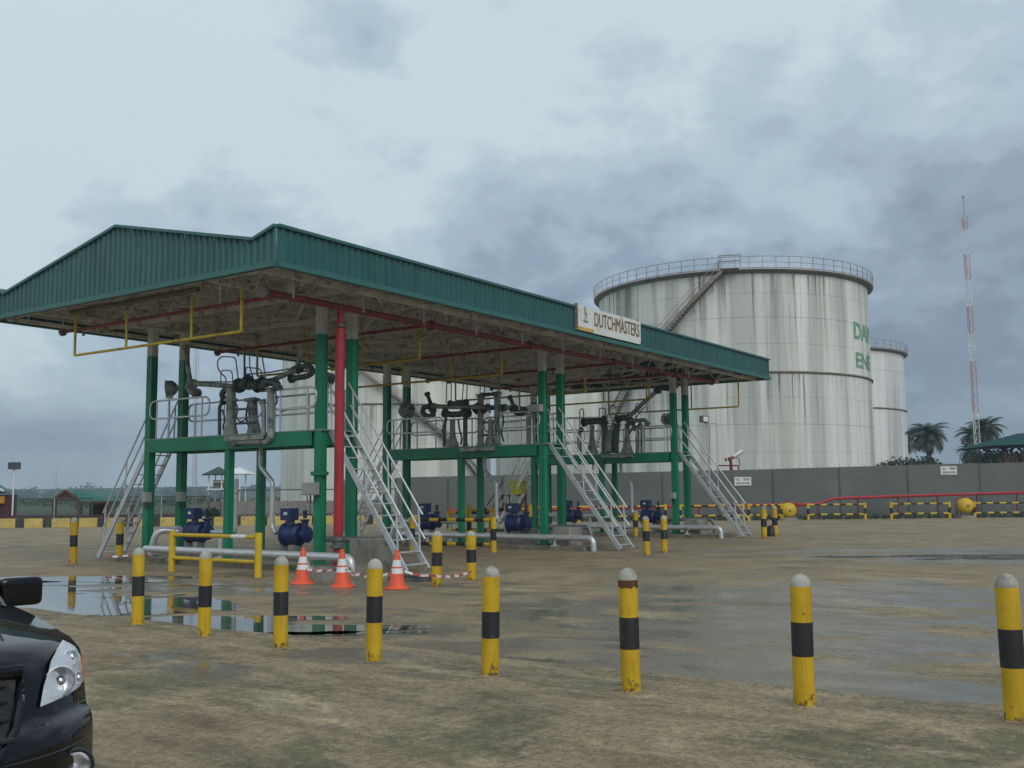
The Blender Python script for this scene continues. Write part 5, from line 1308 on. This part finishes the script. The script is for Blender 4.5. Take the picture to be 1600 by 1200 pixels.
PR = [(-.30, .22), (-.14, .24), (-.05, .31), (-.01, .42), (0, .52), (-.005, .61), (-.02, .665), (-.065, .695), (-.10, .705), (-.115, .73), (-.14, .80), (-.175, .90), (-.225, .985), (-.36, 1.03), (-.62, 1.06), (-1.0, 1.10), (-1.3, 1.12), (-1.42, 1.14), (-1.9, 1.42), (-2.25, 1.62), (-2.6, 1.72), (-3.3, 1.76), (-4.1, 1.72), (-4.5, 1.62), (-4.75, 1.15), (-4.82, .8), (-4.84, .5), (-4.7, .3), (-4.4, .22)]
def cplan(y): return -.36*(abs(y)/.95)**3.6
def cpt(i, y, off=0):
    x, z = PR[i] if isinstance(i, int) else i
    f = min(1, max(0, 1+x/2.2)); x2 = x+cplan(y)*f; yy = y
    if z > .9: z -= .045*(abs(y)/.95)**2.6*min(1, (z-.9)/.1)
    if z > 1.08: yy = y*(1-.24*min(1, (z-1.08)/.6))
    return CO+CF*(x2+off)+CLf*yy+UP*z
ys = [-.95+.05*k for k in range(39)]; m = MB(); n = len(PR); vs = [cpt(i, y) for y in ys for i in range(n)]
fs = []; mi = []
m = MB(); m.add(vs, [(j*n+i, j*n+i+1, (j+1)*n+i+1, (j+1)*n+i) for j in range(len(ys)-1) for i in range(n-1) if not (17 <= i <= 19)])
m.add([vs[i] for i in range(n)], [tuple(range(n))]); m.add([vs[(len(ys)-1)*n+i] for i in range(n)], [tuple(range(n))[::-1]])
m.build('body', M_car, car, sharp=50)
m = MB(); m.add(vs, [(j*n+i, j*n+i+1, (j+1)*n+i+1, (j+1)*n+i) for j in range(len(ys)-1) for i in (17, 18, 19)]); m.build('windscreen', M_glass, car)
def patch(name, outline, mm, off, par=None, th=0, smooth=True):
    # outline in (y, z) laid on the front surface at offset off; filled as a dense strip grid
    zs = [z for y, z in outline]; z0, z1 = min(zs), max(zs); rows = 14; colsn = 14; m = MB(); vs = []; ok = []
    def span(z):
        xs = []
        for k in range(len(outline)):
            (ya, za), (yb, zb) = outline[k], outline[(k+1) % len(outline)]
            if (za-z)*(zb-z) <= 0 and za != zb: xs.append(ya+(yb-ya)*(z-za)/(zb-za))
        return min(xs), max(xs)
    for r in range(rows+1):
        z = z0+(z1-z0)*(r+(.02 if r == 0 else -.02 if r == rows else 0))/rows; a, b_ = span(z)
        for c in range(colsn+1): y = a+(b_-a)*c/colsn; vs.append(front(y, z, off(y, z, (c/colsn, r/rows)) if callable(off) else off))
    w = colsn+1
    m.add(vs, [(r*w+c, r*w+c+1, (r+1)*w+c+1, (r+1)*w+c) for r in range(rows) for c in range(colsn)])
    return m.build(name, mm, par or car)
def front(y, z, off=0):
    zq = z
    if z > .9: zq = z+.045*(abs(y)/.95)**2.6*min(1, (z-.9)/.1)
    for i in range(3, 16):
        if PR[i][1] <= zq <= PR[i+1][1] or i == 15: t_ = (zq-PR[i][1])/(PR[i+1][1]-PR[i][1]); x = PR[i][0]+(PR[i+1][0]-PR[i][0])*t_; break
    return CO+CF*(x+cplan(y)*min(1, 1+x/2.2)+off)+CLf*y+UP*(z+(off*.5 if z > .9 else 0))
HL = [(.655, .765), (.80, .778), (.925, .80), (.938, .84), (.93, .895), (.90, .95), (.86, .985), (.80, .98), (.735, .93), (.685, .85)]
for sg in (1, -1):
    O_ = [(sg*y, z) for y, z in HL]
    hh = patch('headlight', O_, M_silver, .012)
    patch('clear_cover', O_, M_clear, lambda y, z, uv: .016+.045*sin(pi*uv[0])**.5*sin(pi*uv[1])**.5, hh)
    for (y, z, r) in ((.765, .848, .068), (.845, .925, .036), (.875, .835, .03)):
        c = front(sg*y, z, .004); m = MB(); m.lathe(c, [(r, .022), (r*.92, .03), (r*.86, .02), (r*.6, .004), (r*.25, -.0), (.012, .0), (.012, .028), (.001, .032)], 24, ax=CF, cap=False); m.build('reflector', M_chrome, hh)
        m = MB(); m.lathe(c, [(r*.30, .004), (r*.28, .018), (.001, .024)], 14, ax=CF, cap=False); m.build('lamp_bowl', M_lens, hh)
    am = [(sg*y, z) for y, z in ((.918, .803), (.938, .84), (.932, .90), (.922, .915), (.915, .86))]
    patch('side_marker', am, M_amber, .03, hh)
    # fog lamp in a plastic pod
    c = front(sg*.80, .49, .0); m = MB(); m.lathe(c, [(.085, -.02), (.088, .015), (.078, .028), (.07, .02)], 24, ax=CF, cap=False); fl = m.build('fog_lamp', M_carpl, car)
    m = MB(); m.lathe(c, [(.068, .02), (.05, .006), (.02, .0), (.012, .02), (.001, .022)], 20, ax=CF, cap=False); m.build('reflector', M_chrome, fl)
    m = MB(); m.lathe(c, [(.07, .024), (.05, .034), (.001, .038)], 20, ax=CF, cap=False); m.build('clear_cover', M_clear, fl)
gr = patch('grille', [(-.42, .62), (.42, .62), (.52, .72), (.555, .90), (-.555, .90), (-.52, .72)], M_blk, .012)
for z in (.68, .75, .82, .88):
    m = MB(); m.tube([front(y, z, .03) for y in [-.5+.1*k for k in range(11)]], .011, 6); m.build('grille_bar', M_carpl, gr)
m = MB(); m.tube([front(y, z, .018) for y, z in ((-.42, .61), (-.2, .60), (0, .60), (.2, .60), (.42, .61), (.52, .70), (.56, .80), (.57, .91), (.2, .925), (-.2, .925), (-.57, .91), (-.56, .80), (-.52, .70))], .022, 8, closed=True); m.build('grille_surround', M_car, gr)
m = MB(); m.tube([front(y, .585, .004) for y in [-.9+.06*k for k in range(31)]], .005, 5); m.build('bumper_seam', M_carpl, car)
lp = patch('lower_grille', [(-.62, .30), (.62, .30), (.66, .40), (.66, .44), (-.66, .44), (-.66, .40)], M_carpl, .015)
for sg in (1, -1):                          # shut line between bonnet and wing, wipers side
    m = MB(); pts = [cpt((x, z), sg*y)+UP*.002 for x, z, y in ((-.20, .90, .50), (-.285, .985, .53), (-.42, 1.035, .58), (-.65, 1.065, .63), (-1.0, 1.10, .67), (-1.35, 1.13, .70))]; m.tube(pts, .007, 5); m.build('shut_line', M_blk, car)
    m = MB(); pts = [cpt((x, z), sg*y)+UP*.0 for x, z, y in ((-.30, .985, .44), (-.42, 1.035, .48), (-.65, 1.065, .52), (-1.0, 1.10, .56), (-1.35, 1.13, .60))]; m.tube(pts, .016, 8); m.build('bonnet_crease', M_car, car)
    c = CO+CF*-1.62+CLf*sg*1.035+UP*1.135
    Mx = Matrix((CF, CLf, UP)).transposed()
    bm = bmesh.new(); bmesh.ops.create_cube(bm, size=1); bmesh.ops.bevel(bm, geom=bm.edges, offset=.22, segments=4, profile=.6, affect='EDGES')
    me = [(v.co.copy()) for v in bm.verts]; fcs = [tuple(v.index for v in f.verts) for f in bm.faces]; bm.verts.ensure_lookup_table(); bm.verts.index_update(); fcs = [tuple(v.index for v in f.verts) for f in bm.faces]; bm.free()
    m = MB(); m.add([c+Mx@Vector((v.x*.12, v.y*.23, v.z*.155)) for v in me], fcs); mr = m.build('wing_mirror', M_car, car)
    m = MB(); m.tube([c-CLf*sg*.10-UP*.02, CO+CF*-1.60+CLf*sg*.86+UP*1.02], .035, 8); m.build('mirror_arm', M_car, mr)
    m = MB(); m.tube([CO+CF*-1.38+CLf*sg*.87+UP*1.06, CO+CF*-1.95+CLf*sg*.80+UP*1.42, CO+CF*-2.5+CLf*sg*.72+UP*1.66], .035, 8); m.build('roof_pillar', M_car, car)
    for x in (-.98, -3.72):
        c = CO+CF*x+CLf*sg*.84+UP*.36
        m = MB(); m.lathe(c-CLf*sg*.12, [(.2, 0), (.34, .01), (.36, .04), (.36, .20), (.34, .23), (.22, .235)], 32, ax=CLf*sg, cap=False); w = m.build('wheel', M_rubber, car)
        m = MB(); m.lathe(c, [(.22, .10), (.20, .07), (.05, .09), (.001, .1)], 20, ax=CLf*sg, cap=False); m.build('rim', M_galv, w)
